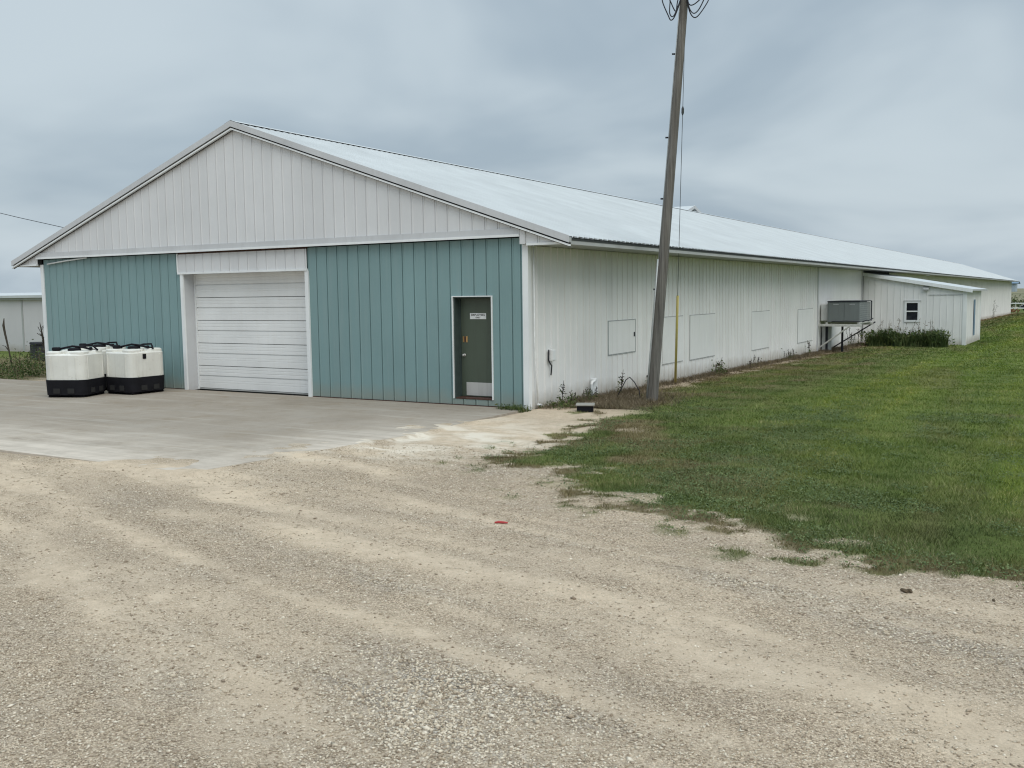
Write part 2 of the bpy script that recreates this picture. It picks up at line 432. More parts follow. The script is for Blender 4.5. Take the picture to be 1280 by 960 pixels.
M['weed'] = leaf_mat('weed_leaves', [(0.2, (0.03, 0.055, 0.015)), (0.55, (0.07, 0.11, 0.03)), (0.9, (0.16, 0.17, 0.06))])
M['dry'] = leaf_mat('dry_stalks', [(0.2, (0.07, 0.055, 0.04)), (0.6, (0.16, 0.13, 0.085)), (0.9, (0.27, 0.22, 0.14))], 0.8, 0.0)
M['dark_stalk'] = leaf_mat('dark_dead_stalks', [(0.2, (0.025, 0.022, 0.018)), (0.7, (0.07, 0.06, 0.045)), (0.9, (0.10, 0.09, 0.06))], 0.9, 0.0)

def grass_blade_mat():
    """lawn blades: the ground's own dryness map is sampled through vertex colours"""
    mt, n, b = new_mat('lawn_blades')
    g = n.nodes.new('ShaderNodeNewGeometry')
    at = n.nodes.new('ShaderNodeAttribute'); at.attribute_name = 'dryness'
    pn = noise(n, coords(n), 0.9, 5, 0.6); p2 = noise(n, coords(n), 0.16, 3)
    v = mth(n, 'ADD', mth(n, 'MULTIPLY', g.outputs['Random Per Island'], 0.52), mth(n, 'MULTIPLY_ADD', pn, 1.1)); n.nodes[-2].inputs[2].default_value = -0.27
    green = ramp(n, v, [(0.15, (0.042, 0.060, 0.019)), (0.42, (0.088, 0.118, 0.034)), (0.66, (0.150, 0.178, 0.060)), (0.80, (0.24, 0.23, 0.11)), (0.95, (0.36, 0.32, 0.18))])
    lush = ramp(n, v, [(0.15, (0.060, 0.100, 0.016)), (0.45, (0.128, 0.195, 0.030)), (0.70, (0.195, 0.255, 0.052)), (0.95, (0.33, 0.34, 0.13))])
    al = n.nodes.new('ShaderNodeAttribute'); al.attribute_name = 'lush'
    c = mixc(n, al.outputs['Fac'], green, lush)
    mw = noise(n, coords(n, (0.62, 0.03, 1), (0, 0, R(-4))), 1.0, 4, 0.6)
    c = mixc(n, 1.0, c, ramp(n, mw, [(0.36, (0.78, 0.84, 0.84)), (0.50, (1.04, 1.04, 1.04)), (0.64, (1.50, 1.32, 1.2))]), 'MULTIPLY')
    dryc = ramp(n, v, [(0.2, (0.10, 0.075, 0.035)), (0.6, (0.20, 0.155, 0.075)), (0.95, (0.34, 0.28, 0.16))])
    k = mth(n, 'MULTIPLY', at.outputs['Fac'], 1.0)
    c = mixc(n, k, c, dryc)
    n.links.new(c, b.inputs['Base Color']); b.inputs['Roughness'].default_value = 0.6; b.inputs['Specular IOR Level'].default_value = 0.15
    return mt
M['blades'] = grass_blade_mat()

def ground_mat():
    mt, n, b = new_mat('gravel_lawn_ground')
    p = coords(n)
    at = n.nodes.new('ShaderNodeAttribute'); at.attribute_name = 'mask'
    sp = n.nodes.new('ShaderNodeSeparateColor'); n.links.new(at.outputs['Color'], sp.inputs[0])
    grass, dust, crs, dry = sp.outputs[0], sp.outputs[1], sp.outputs[2], at.outputs['Alpha']
    # crushed stone: two sizes of cells, each stone its own tone
    def stones(scale):
        v = n.nodes.new('ShaderNodeTexVoronoi'); v.inputs['Scale'].default_value = scale; v.inputs['Randomness'].default_value = 1.0
        n.links.new(p, v.inputs['Vector'])
        s_ = n.nodes.new('ShaderNodeSeparateColor'); n.links.new(v.outputs['Color'], s_.inputs[0])
        return s_.outputs[0], v.outputs['Distance']
    a1, d1 = stones(48); a2, d2 = stones(115)
    n_big = noise(n, p, 0.55, 6, 0.6); n_med = noise(n, p, 5.5, 6, 0.7); n_fine = noise(n, p, 60, 5, 0.7)
    fine_c = ramp(n, a2, [(0.0, (0.19, 0.152, 0.112)), (0.35, (0.365, 0.300, 0.228)), (0.75, (0.50, 0.42, 0.325)), (1.0, (0.70, 0.61, 0.49))])
    coarse_c = ramp(n, a1, [(0.0, (0.175, 0.158, 0.138)), (0.35, (0.335, 0.308, 0.27)), (0.75, (0.465, 0.432, 0.385)), (1.0, (0.68, 0.64, 0.58))])
    dust_c = ramp(n, n_med, [(0.25, (0.49, 0.41, 0.315)), (0.55, (0.595, 0.505, 0.395)), (0.85, (0.69, 0.60, 0.485))])
    cf_ = mth(n, 'ADD', crs, mth(n, 'MULTIPLY_ADD', n_med, 0.9), True); n.nodes[-2].inputs[2].default_value = -0.42
    grav = mixc(n, cf_, fine_c, coarse_c)
    df = mth(n, 'MULTIPLY_ADD', n_med, 0.9); n.nodes[-1].inputs[2].default_value = -0.45
    df = mth(n, 'ADD', mth(n, 'MULTIPLY', dust, 1.0), df, True)
    df = mth(n, 'MULTIPLY', df, 0.86)
    col = mixc(n, df, grav, dust_c)
    tone = ramp(n, n_big, [(0.3, (0.90, 0.895, 0.89)), (0.7, (1.08, 1.065, 1.04))])
    col = mixc(n, 1.0, col, tone, 'MULTIPLY')
    sp2 = ramp(n, n_fine, [(0.3, (0.905, 0.88, 0.842)), (0.7, (1.175, 1.135, 1.085))])
    col = mixc(n, 1.0, col, sp2, 'MULTIPLY')
    dn = n.nodes.new('ShaderNodeVectorMath'); dn.operation = 'DISTANCE'; n.links.new(p, dn.inputs[0]); dn.inputs[1].default_value = (16.1, -4.2, 0)
    fm = n.nodes.new('ShaderNodeMapRange'); fm.inputs['From Min'].default_value = 3.4; fm.inputs['From Max'].default_value = 0.8; n.links.new(dn.outputs['Value'], fm.inputs['Value'])
    fn_ = ramp(n, noise(n, coords(n, (0.7, 1.3, 1), (0, 0, R(20))), 1.6, 5, 0.65, 0.6), [(0.44, (0, 0, 0)), (0.60, (1, 1, 1))])
    col = mixc(n, mth(n, 'MULTIPLY', fm.outputs[0], fn_), col, (0.74, 0.665, 0.55))
    # lawn soil and thatch, far lawn colour
    gv = mth(n, 'ADD', mth(n, 'MULTIPLY', noise(n, p, 22, 5, 0.75), 0.6), mth(n, 'MULTIPLY', noise(n, p, 0.5, 5, 0.65), 0.45))
    gcol = ramp(n, gv, [(0.30, (0.048, 0.068, 0.017)), (0.50, (0.095, 0.132, 0.030)), (0.72, (0.165, 0.190, 0.060))])
    # faint mower stripes running along the barn
    mw = noise(n, coords(n, (0.9, 0.05, 1), (0, 0, R(-8))), 1.0, 3)
    gcol = mixc(n, 1.0, gcol, ramp(n, mw, [(0.35, (0.80, 0.82, 0.85)), (0.65, (1.22, 1.18, 1.05))]), 'MULTIPLY')
    dcol = ramp(n, noise(n, p, 12, 6, 0.7), [(0.25, (0.085, 0.060, 0.035)), (0.55, (0.18, 0.135, 0.08)), (0.85, (0.32, 0.26, 0.17))])
    gcol = mixc(n, dry, gcol, dcol)
    ge = mth(n, 'MULTIPLY_ADD', noise(n, p, 9, 5, 0.7), 0.9); n.nodes[-1].inputs[2].default_value = -0.45
    gf = mth(n, 'ADD', grass, mth(n, 'MULTIPLY', ge, mth(n, 'SUBTRACT', 1.0, mth(n, 'ABSOLUTE', mth(n, 'MULTIPLY_ADD', grass, 2.0))) ), True)
    n.nodes[-4].inputs[2].default_value = -1.0 if n.nodes[-4].bl_idname == 'ShaderNodeMath' and n.nodes[-4].operation == 'MULTIPLY_ADD' else n.nodes[-4].inputs[2].default_value
    gf = grass
    col = mixc(n, gf, col, gcol)
    # ploughed and stubble fields beyond the farmyard
    g = n.nodes.new('ShaderNodeNewGeometry'); s_ = n.nodes.new('ShaderNodeSeparateXYZ'); n.links.new(g.outputs['Position'], s_.inputs[0])
    fcol = ramp(n, noise(n, coords(n, (0.02, 0.004, 1)), 1.0, 4), [(0.35, (0.13, 0.135, 0.07)), (0.5, (0.20, 0.19, 0.12)), (0.7, (0.26, 0.235, 0.155))])
    mr = n.nodes.new('ShaderNodeMapRange'); mr.inputs['From Min'].default_value = 215; mr.inputs['From Max'].default_value = 220
    n.links.new(s_.outputs['Y'], mr.inputs['Value'])
    col = mixc(n, mr.outputs[0], col, fcol)
    n.links.new(col, b.inputs['Base Color'])
    b.inputs['Roughness'].default_value = 0.92; b.inputs['Specular IOR Level'].default_value = 0.15
    hgt = mth(n, 'ADD', mth(n, 'MULTIPLY', d2, 0.5), mth(n, 'MULTIPLY', d1, mth(n, 'ADD', mth(n, 'MULTIPLY', cf_, 1.2), 0.2)))
    hgt = mth(n, 'MULTIPLY', hgt, mth(n, 'SUBTRACT', 1.0, mth(n, 'MULTIPLY', df, 0.7)))
    hgt = mth(n, 'ADD', mth(n, 'MULTIPLY', hgt, -0.9), mth(n, 'MULTIPLY', n_fine, 0.7))
    bump(n, b, hgt, 1.0, 0.014)
    return mt
M['ground'] = ground_mat()

def stone_mat():
    mt, n, b = new_mat('crushed_limestone')
    g = n.nodes.new('ShaderNodeNewGeometry')
    c = ramp(n, g.outputs['Random Per Island'], [(0.0, (0.28, 0.22, 0.158)), (0.3, (0.465, 0.385, 0.285)), (0.7, (0.615, 0.53, 0.41)), (1.0, (0.78, 0.70, 0.575))])
    f = noise(n, coords(n), 90, 3)
    c = mixc(n, 1.0, c, ramp(n, f, [(0.3, (0.85,) * 3), (0.7, (1.1,) * 3)]), 'MULTIPLY')
    n.links.new(c, b.inputs['Base Color']); b.inputs['Roughness'].default_value = 0.9; b.inputs['Specular IOR Level'].default_value = 0.2
    return mt
M['stone'] = stone_mat()

def concrete_mat():
    mt, n, b = new_mat('worn_concrete')
    p = coords(n)
    big = noise(n, p, 0.45, 6, 0.6); med = noise(n, p, 4, 6, 0.65); fine = noise(n, p, 70, 4, 0.7)
    c = ramp(n, big, [(0.25, (0.270, 0.230, 0.182)), (0.5, (0.325, 0.283, 0.232)), (0.8, (0.372, 0.334, 0.284))])
    c = mixc(n, 1.0, c, ramp(n, fine, [(0.3, (0.85,) * 3), (0.7, (1.12,) * 3)]), 'MULTIPLY')
    c = mixc(n, ramp(n, med, [(0.5, (0, 0, 0)), (0.85, (0.45,) * 3)]), c, (0.22, 0.185, 0.135))
    c = mixc(n, ramp(n, noise(n, p, 1.1, 6, 0.7, 0.8), [(0.54, (0, 0, 0)), (0.72, (0.6,) * 3)]), c, (0.25, 0.195, 0.13))
    # tyre streaks sweeping in from the yard
    st = noise(n, coords(n, (0.28, 3.2, 1), (0, 0, R(38))), 1.0, 5, 0.65, 0.4)
    st2 = noise(n, coords(n, (0.35, 4.2, 1), (0, 0, R(14))), 1.0, 5, 0.65, 0.6)
    c = mixc(n, ramp(n, st, [(0.52, (0, 0, 0)), (0.72, (0.55,) * 3)]), c, (0.47, 0.43, 0.375))
    c = mixc(n, ramp(n, st2, [(0.52, (0, 0, 0)), (0.75, (0.4,) * 3)]), c, (0.275, 0.255, 0.225))
    # limestone dust dragged on from the gravel: thick near the outer edges
    g = n.nodes.new('ShaderNodeNewGeometry'); s_ = n.nodes.new('ShaderNodeSeparateXYZ'); n.links.new(g.outputs['Position'], s_.inputs[0])
    ey = n.nodes.new('ShaderNodeMapRange'); ey.inputs['From Min'].default_value = -5.4; ey.inputs['From Max'].default_value = -8.4; n.links.new(s_.outputs['Y'], ey.inputs['Value'])
    ex = n.nodes.new('ShaderNodeMapRange'); ex.inputs['From Min'].default_value = 13.4; ex.inputs['From Max'].default_value = 15.7; n.links.new(s_.outputs['X'], ex.inputs['Value'])
    ey2 = n.nodes.new('ShaderNodeMapRange'); ey2.inputs['From Min'].default_value = -1.5; ey2.inputs['From Max'].default_value = -5.0; n.links.new(s_.outputs['Y'], ey2.inputs['Value'])
    e2 = mth(n, 'MULTIPLY', ex.outputs[0], ey2.outputs[0])
    ed = mth(n, 'MAXIMUM', mth(n, 'MULTIPLY', ey.outputs[0], 0.95), e2)
    nn = mth(n, 'ADD', mth(n, 'MULTIPLY', noise(n, p, 1.5, 6, 0.7, 0.5), 0.9), mth(n, 'MULTIPLY', st, 0.7))
    df = mth(n, 'MULTIPLY', ed, ramp(n, nn, [(0.55, (0.1,) * 3), (1.0, (1, 1, 1))]))
    c = mixc(n, df, c, (0.63, 0.56, 0.475))
    n.links.new(c, b.inputs['Base Color']); b.inputs['Roughness'].default_value = 0.95; b.inputs['Specular IOR Level'].default_value = 0.08
    bump(n, b, mth(n, 'ADD', fine, mth(n, 'MULTIPLY', med, 1.5)), 0.3, 0.006)
    return mt
M['concrete'] = concrete_mat()

# ------------------------------------------------------------------ mesh helpers
def link(o, parent=None):
    COL.objects.link(o)
    if parent is not None:
        o.parent = parent
    return o
class MB:
    def __init__(self):
        self.v, self.f, self.sm = [], [], []
    def add(self, vs_, fs_, smooth=False):
        k = len(self.v)
        self.v += [tuple(a) for a in vs_]
        for f_ in fs_:
            self.f.append(tuple(i_ + k for i_ in f_)); self.sm.append(smooth)
        return self
    def box(self, a, b):
        (x0, y0, z0), (x1, y1, z1) = a, b
        return self.add([(x0, y0, z0), (x1, y0, z0), (x1, y1, z0), (x0, y1, z0), (x0, y0, z1), (x1, y0, z1), (x1, y1, z1), (x0, y1, z1)],
                        [(0, 3, 2, 1), (4, 5, 6, 7), (0, 1, 5, 4), (1, 2, 6, 5), (2, 3, 7, 6), (3, 0, 4, 7)])
    def cbox(self, a, b, c=0.01):
        """box with chamfered edges"""
        (x0, y0, z0), (x1, y1, z1) = a, b
        c = min(c, (x1 - x0) * .45, (y1 - y0) * .45, (z1 - z0) * .45)
        def ring(z, i_):
            return [(x0 + i_ + 0, y0 + c, z), (x0 + c, y0 + i_, z), (x1 - c, y0 + i_, z), (x1 - i_, y0 + c, z),
                    (x1 - i_, y1 - c, z), (x1 - c, y1 - i_, z), (x0 + c, y1 - i_, z), (x0 + i_, y1 - c, z)]
        def ringin(z):
            return [(x0 + c, y0 + c, z), (x0 + c, y0 + c, z), (x1 - c, y0 + c, z), (x1 - c, y0 + c, z),
                    (x1 - c, y1 - c, z), (x1 - c, y1 - c, z), (x0 + c, y1 - c, z), (x0 + c, y1 - c, z)]
        vs_ = ringin(z0) + ring(z0 + c, 0) + ring(z1 - c, 0) + ringin(z1)
        fs_ = []
        for r_ in range(3):
            for i_ in range(8):
                j = (i_ + 1) % 8
                fs_.append((r_ * 8 + i_, r_ * 8 + j, (r_ + 1) * 8 + j, (r_ + 1) * 8 + i_))
        fs_.append((0, 6, 4, 2)); fs_.append((24, 26, 28, 30))
        return self.add(vs_, fs_)
    def prism(self, pts, axis, a, b):
        """polygon pts (2-D) swept along axis 0/1/2 from a to b"""
        n_ = len(pts)
        def mk(p_, t):
            q_ = list(p_); q_.insert(axis, t); return tuple(q_)
        vs_ = [mk(p_, a) for p_ in pts] + [mk(p_, b) for p_ in pts]
        fs_ = [tuple(range(n_))[::-1], tuple(range(n_, 2 * n_))]
        fs_ += [(i_, (i_ + 1) % n_, (i_ + 1) % n_ + n_, i_ + n_) for i_ in range(n_)]
        return self.add(vs_, fs_)
    def tube(self, pts, r, seg=8, smooth=True, cap=True):
        pts = [Vector(p_) for p_ in pts]
        rr = r if isinstance(r, (list, tuple)) else [r] * len(pts)
        vs_, fs_ = [], []
        up = None
        for i_, p_ in enumerate(pts):
            t = (pts[min(i_ + 1, len(pts) - 1)] - pts[max(i_ - 1, 0)]).normalized()
            if up is None:
                up = Vector((0, 0, 1)) if abs(t.z) < 0.9 else Vector((1, 0, 0))
            s_ = t.cross(up)
            if s_.length < 1e-4:
                s_ = t.orthogonal()
            s_.normalize(); u_ = s_.cross(t).normalized(); up = u_
            for k in range(seg):
                a = 2 * math.pi * k / seg
                vs_.append(p_ + (s_ * math.cos(a) + u_ * math.sin(a)) * rr[i_])
        for i_ in range(len(pts) - 1):
            for k in range(seg):
                k2 = (k + 1) % seg
                fs_.append((i_ * seg + k, i_ * seg + k2, (i_ + 1) * seg + k2, (i_ + 1) * seg + k))
        if cap:
            fs_.append(tuple(range(seg))[::-1]); fs_.append(tuple((len(pts) - 1) * seg + k for k in range(seg)))
        return self.add(vs_, fs_, smooth)
    def rsquare(self, w, r, z0, z1, inset0=0.0, inset1=0.0, seg=6, d=None, smooth=True, cap=True):
        """rounded square prism round the origin"""
        d = d or w
        def ring(z, ins):
            o_ = []
            for cx, cy, a0 in ((1, 1, 0), (-1, 1, 90), (-1, -1, 180), (1, -1, 270)):
                for k in range(seg + 1):
                    a = R(a0 + 90 * k / seg)
                    o_.append((cx * (w / 2 - r) + (r - ins) * math.cos(a), cy * (d / 2 - r) + (r - ins) * math.sin(a), z))
            return o_
        a_, b_ = ring(z0, inset0), ring(z1, inset1); n_ = len(a_)
        fs_ = [(i_, (i_ + 1) % n_, (i_ + 1) % n_ + n_, i_ + n_) for i_ in range(n_)]
        self.add(a_ + b_, fs_, smooth)
        if cap:
            self.add(a_, [tuple(range(n_))[::-1]]); self.add(b_, [tuple(range(n_))])
        return self
    def mesh(self, name, mat):
        me = bpy.data.meshes.new(name)
        me.from_pydata(self.v, [], self.f)
        me.polygons.foreach_set('use_smooth', self.sm)
        me.materials.append(mat); me.update()
        return me
    def build(self, name, mat, parent=None, loc=(0, 0, 0), rotz=0.0, label=None, kind=None):
        o = bpy.data.objects.new(name, self.mesh(name, mat))
        o.location = loc; o.rotation_euler = (0, 0, rotz)
        if label: o['label'] = label
        if kind: o['kind'] = kind
        return link(o, parent)
def thing(name, label, cat, loc=(0, 0, 0), rotz=0.0, group=None):
    o = bpy.data.objects.new(name, None)
    o.empty_display_size = 0.3
    o.location = loc; o.rotation_euler = (0, 0, rotz)
    o['label'] = label; o['category'] = cat
    if group: o['group'] = group
    return link(o)
def tag(o, label, cat=None, group=None, kind=None):
    o['label'] = label
    if cat: o['category'] = cat
    if group: o['group'] = group
    if kind: o['kind'] = kind
    return o
def np_mesh(name, verts, faces_flat, nper, mat, smooth=False):
    me = bpy.data.meshes.new(name)
    nf = len(faces_flat) // nper
    me.vertices.add(len(verts)); me.vertices.foreach_set('co', np.ascontiguousarray(verts, dtype=np.float32).ravel())
    me.loops.add(len(faces_flat)); me.loops.foreach_set('vertex_index', np.ascontiguousarray(faces_flat, dtype=np.int32))
    me.polygons.add(nf); me.polygons.foreach_set('loop_start', np.arange(0, nf * nper, nper, dtype=np.int32))
    if smooth:
        me.polygons.foreach_set('use_smooth', np.ones(nf, dtype=bool))
    me.update(calc_edges=True); me.materials.append(mat)
    return me

# ------------------------------------------------------------------ setting: ground and slab
def axis_pts(parts):
    o_ = []
    for a, b, s_ in parts:
        o_ += list(np.arange(a, b, s_))
    return np.array(o_ + [parts[-1][1]])
gx = axis_pts([(-4000, -400, 600), (-400, -60, 40), (-60, -4, 4), (-4, 10, 0.5), (10, 27, 0.085), (27, 34, 0.35), (34, 60, 2), (60, 400, 40), (400, 4000, 600)])
gy = axis_pts([(-4000, -400, 600), (-400, -60, 40), (-60, -20, 4), (-20, -15, 0.3), (-15, 1.5, 0.075), (1.5, 12, 0.2), (12, 50, 0.6), (50, 180, 2.5), (180, 240, 10), (240, 640, 80), (640, 6000, 600)])
GX, GY = np.meshgrid(gx, gy)
GZ = ground_h(GX, GY)
nx, ny = len(gx), len(gy)
vv = np.stack([GX.ravel(), GY.ravel(), GZ.ravel()], 1)
idx = np.arange(nx * ny).reshape(ny, nx)
ff = np.stack([idx[:-1, :-1], idx[:-1, 1:], idx[1:, 1:], idx[1:, :-1]], -1).reshape(-1)
gm = np_mesh('ground', vv, ff, 4, M['ground'], True)
mg, md, mc, my = masks(GX.ravel(), GY.ravel())
ca = gm.color_attributes.new('mask', 'FLOAT_COLOR', 'POINT')
ca.data.foreach_set('color', np.stack([mg, md, mc, my], 1).astype(np.float32).ravel())
ground = link(bpy.data.objects.new('ground', gm)); ground['kind'] = 'structure'
ground['label'] = 'gravel yard and lawn around the barn'

def slab(name, x0, x1, y0, y1, sx, sy):
    xs = np.linspace(x0, x1, sx); ys = np.linspace(y0, y1, sy)
    b_ = MB(); vs_ = []
    for y in ys:
        for x in xs:
            vs_.append((x, y, float(base_h(x, y)) + 0.012))
    fs_ = [(j * sx + i_, j * sx + i_ + 1, (j + 1) * sx + i_ + 1, (j + 1) * sx + i_) for j in range(sy - 1) for i_ in range(sx - 1)]
    k = len(vs_)
    rim = [i_ for i_ in range(sx)] + [j * sx + sx - 1 for j in range(1, sy)] + [(sy - 1) * sx + i_ for i_ in range(sx - 2, -1, -1)] + [j * sx for j in range(sy - 2, 0, -1)]
    vs_ += [(vs_[i_][0], vs_[i_][1], vs_[i_][2] - 0.12) for i_ in rim]
    n_ = len(rim)
    fs_ += [(rim[i_], k + i_, k + (i_ + 1) % n_, rim[(i_ + 1) % n_]) for i_ in range(n_)]
    b_.add(vs_, fs_)
    return b_.build(name, M['concrete'], kind='structure')
slab('concrete_apron', -14, SLAB_X, SLAB_Y, -0.77, 12, 40)
slab('concrete_apron', -14, SLAB_X, -0.755, 0.02, 12, 4)

# ------------------------------------------------------------------ the barn
barn = thing('barn', 'long white metal barn with teal front wall and pale gable', 'barn')

def panel_profile(w, rib=0.024, groove=0.02):
    """(u, out) outline across one siding panel; rib and lap groove at its right edge"""
    return [(0, 0), (w - 0.066, 0), (w - 0.060, -groove), (w - 0.038, -groove), (w - 0.032, rib), (w - 0.014, rib), (w - 0.004, 0), (w, 0)]
_pc = {}
def panel_mesh(w, z0l, z0r, z1l, z1r, mat, axis, rib=0.010, groove=0.022):
    """one siding panel: bottom from z0l to z0r, top from z1l to z1r; axis 'x' faces -y, axis 'y' faces +x"""
    key = (rib, round(w, 4), round(z0l, 4), round(z0r, 4), round(z1l, 4), round(z1r, 4), mat, axis)
    if key in _pc: return _pc[key]
    pr = panel_profile(w, rib, groove) if w > 0.12 else [(0, 0), (w, 0)]
    vs_, fs_ = [], []
    for u, o_ in pr:
        t = u / w
        for z in (z0l + (z0r - z0l) * t, z1l + (z1r - z1l) * t):
            vs_.append((u, -o_, z) if axis == 'x' else (o_, u, z))
    for i_ in range(len(pr) - 1):
        a = 2 * i_
        fs_.append((a, a + 2, a + 3, a + 1))
    me = bpy.data.meshes.new('siding_panel'); me.from_pydata(vs_, [], fs_); me.materials.append(M[mat]); me.update()
    _pc[key] = me
    return me
def panel_run(u0, u1, at, zb, zt, mat, parent, axis, name='siding_panel', phase=0.0, **kw):
    """panels at RIB pitch from u0 to u1; zb, zt are functions of u"""
    us = [u0]
    k = math.floor((u0 - phase) / RIB) + 1
    while phase + k * RIB < u1 - 0.03:
        if phase + k * RIB > u0 + 0.03: us.append(phase + k * RIB)
        k += 1
    us.append(u1)
    for a, b_ in zip(us[:-1], us[1:]):
        z0 = zb(a)
        me = panel_mesh(b_ - a, 0, zb(b_) - z0, zt(a) - z0, zt(b_) - z0, mat, axis, **kw)
        o = bpy.data.objects.new(name, me)
        o.location = (a, at, z0) if axis == 'x' else (at, a, z0)
        link(o, parent)

# opening sizes
GX0, GX1, GH = 5.70, 9.98, 2.936
DX0, DX1, DZ0, DZ1 = 13.94, 14.93, 0.155, 2.31
cst = lambda v: (lambda u: v)
# front wall core with openings
fc = MB()
Y0, Y1 = 0.034, 0.2
fc.box((0.02, Y0, -0.1), (GX0 + 0.06, Y1, 3.40)); fc.box((GX0 + 0.06, Y0, GH + 0.05), (GX1 - 0.06, Y1, 3.40))
fc.box((GX1 - 0.06, Y0, -0.1), (DX0 + 0.04, Y1, 3.40)); fc.box((DX0 + 0.04, Y0, DZ1 - 0.04), (DX1 - 0.04, Y1, 3.40))
fc.box((DX0 + 0.04, Y0, -0.1), (DX1 - 0.04, Y1, DZ0 + 0.02)); fc.box((DX1 - 0.04, Y0, -0.1), (W - 0.04, Y1, 3.40))
front = fc.build('front_wall', M['core'], barn)
ZT = 3.455
panel_run(0.09, GX0 + 0.02, 0, cst(0.03), cst(ZT), 'teal', front, 'x', phase=0.09)
panel_run(GX1 - 0.04, DX0, 0, cst(0.03), cst(ZT), 'teal', front, 'x', phase=GX1 - 0.02)
panel_run(DX0, DX1, 0, cst(DZ1), cst(ZT), 'teal', front, 'x', phase=GX1 - 0.02)
panel_run(DX0, DX1, 0, cst(0.03), cst(DZ0 - 0.01), 'teal', front, 'x', phase=GX1 - 0.02)
panel_run(DX1, W - 0.10, 0, cst(0.03), cst(ZT), 'teal', front, 'x', phase=GX1 - 0.02)
panel_run(GX0 - 0.05, GX1 - 0.03, -0.035, cst(GH + 0.03), cst(3.43), 'gable', front, 'x', name='header_panel', phase=GX0 - 0.02, groove=0.016)
# header trims, corners, skirt
MB().box((GX0 - 0.07, -0.065, GH - 0.005), (GX1 - 0.02, -0.004, GH + 0.04)).build('header_trim', M['trim'], front)
MB().box((GX0 - 0.085, -0.06, GH + 0.042), (GX0 - 0.052, -0.004, 3.45)).build('header_trim', M['trim'], front)
MB().box((GX0 - 0.05, -0.03, 3.432), (GX1 - 0.03, 0.03, 3.475)).build('header_shade_strip', M['rust'], front)  # dark box standing in for the shadow above the header
ct = MB(); ct.box((W - 0.105, -0.03, -0.02), (W + 0.028, 0.03, SOFFIT + 0.02)); ct.box((W - 0.03, 0.031, -0.02), (W + 0.028, 0.085, SOFFIT))
ct.build('corner_trim', M['trim'], barn)
ct = MB(); ct.box((-0.03, -0.03, 0.0), (0.10, 0.03, SOFFIT + 0.02)); ct.build('corner_trim', M['trim'], barn)
MB().box((GX1 + 0.03, -0.028, -0.06), (W - 0.11, 0.03, 0.026)).build('skirt_board', M['rust'], front)
MB().box((0.1, -0.012, -0.06), (GX0 - 0.1, 0.03, 0.026)).build('skirt_board', M['rust'], front)

# overhead door
REC = 0.34
od = MB(); od.box((GX0, REC + 0.10, -0.05), (GX1, REC + 0.16, GH + 0.05))
odoor = od.build('overhead_door', M['core'], barn)
secs = 5; dz = (GH - 0.05) / secs
for k in range(secs):
    z0, z1 = 0.03 + k * dz, 0.03 + (k + 1) * dz
    b_ = MB(); x0, x1 = GX0 + 0.13, GX1 - 0.02
    hA = z0 + (z1 - z0) * 0.56
    pr = [(REC, z0 + 0.012), (REC, hA - 0.014), (REC + 0.035, hA - 0.012), (REC + 0.035, hA + 0.008), (REC, hA + 0.012),
          (REC, z1 - 0.17), (REC + 0.007, z1 - 0.165), (REC + 0.007, z1 - 0.155), (REC, z1 - 0.15),
          (REC, z1 - 0.09), (REC + 0.007, z1 - 0.085), (REC + 0.007, z1 - 0.075), (REC, z1 - 0.07), (REC, z1 - 0.006), (REC + 0.045, z1 - 0.002), (REC + 0.045, z0 + 0.004)]
    pr2 = []
    for i_, q_ in enumerate(pr):
        pr2.append(q_)
        if i_ == 0:
            for j in (0.12, 0.30):
                zz = z0 + (hA - z0) * (0.35 + j)
                pr2 += [(REC, zz - 0.008), (REC + 0.005, zz - 0.004), (REC + 0.005, zz + 0.004), (REC, zz + 0.008)]
    b_.prism([(q_[0], q_[1]) for q_ in pr2], 0, x0, x1)
    b_.build('door_section', M['door_white'], odoor)
for a in (GX0, GX1 - 0.10):
    MB().box((a, -0.045, -0.01), (a + 0.10, 0.0, GH - 0.006)).build('door_trim', M['trim'], odoor)
jb = MB(); jb.box((GX0 + 0.004, 0.002, -0.01), (GX0 + 0.09, REC + 0.09, GH)); jb.box((GX1 - 0.09, 0.002, -0.01), (GX1 - 0.004, REC + 0.09, GH)); jb.box((GX0 + 0.092, 0.002, GH + 0.002), (GX1 - 0.092, REC + 0.09, GH + 0.05))
jb.build('door_jamb', M['grey_trim'], odoor)
st = MB(); st.box((GX0 + 0.092, REC - 0.03, 0.0), (GX0 + 0.125, REC + 0.06, GH)); st.box((GX1 - 0.125, REC - 0.03, 0.0), (GX1 - 0.092, REC + 0.06, GH)); st.box((GX0 + 0.127, REC - 0.02, GH - 0.06), (GX1 - 0.127, REC + 0.06, GH))
st.build('door_stop', M['trim'], odoor)
MB().box((GX0 + 0.13, REC - 0.012, 0.006), (GX1 - 0.13, REC + 0.05, 0.030)).build('bottom_seal', M['soffit'], odoor)

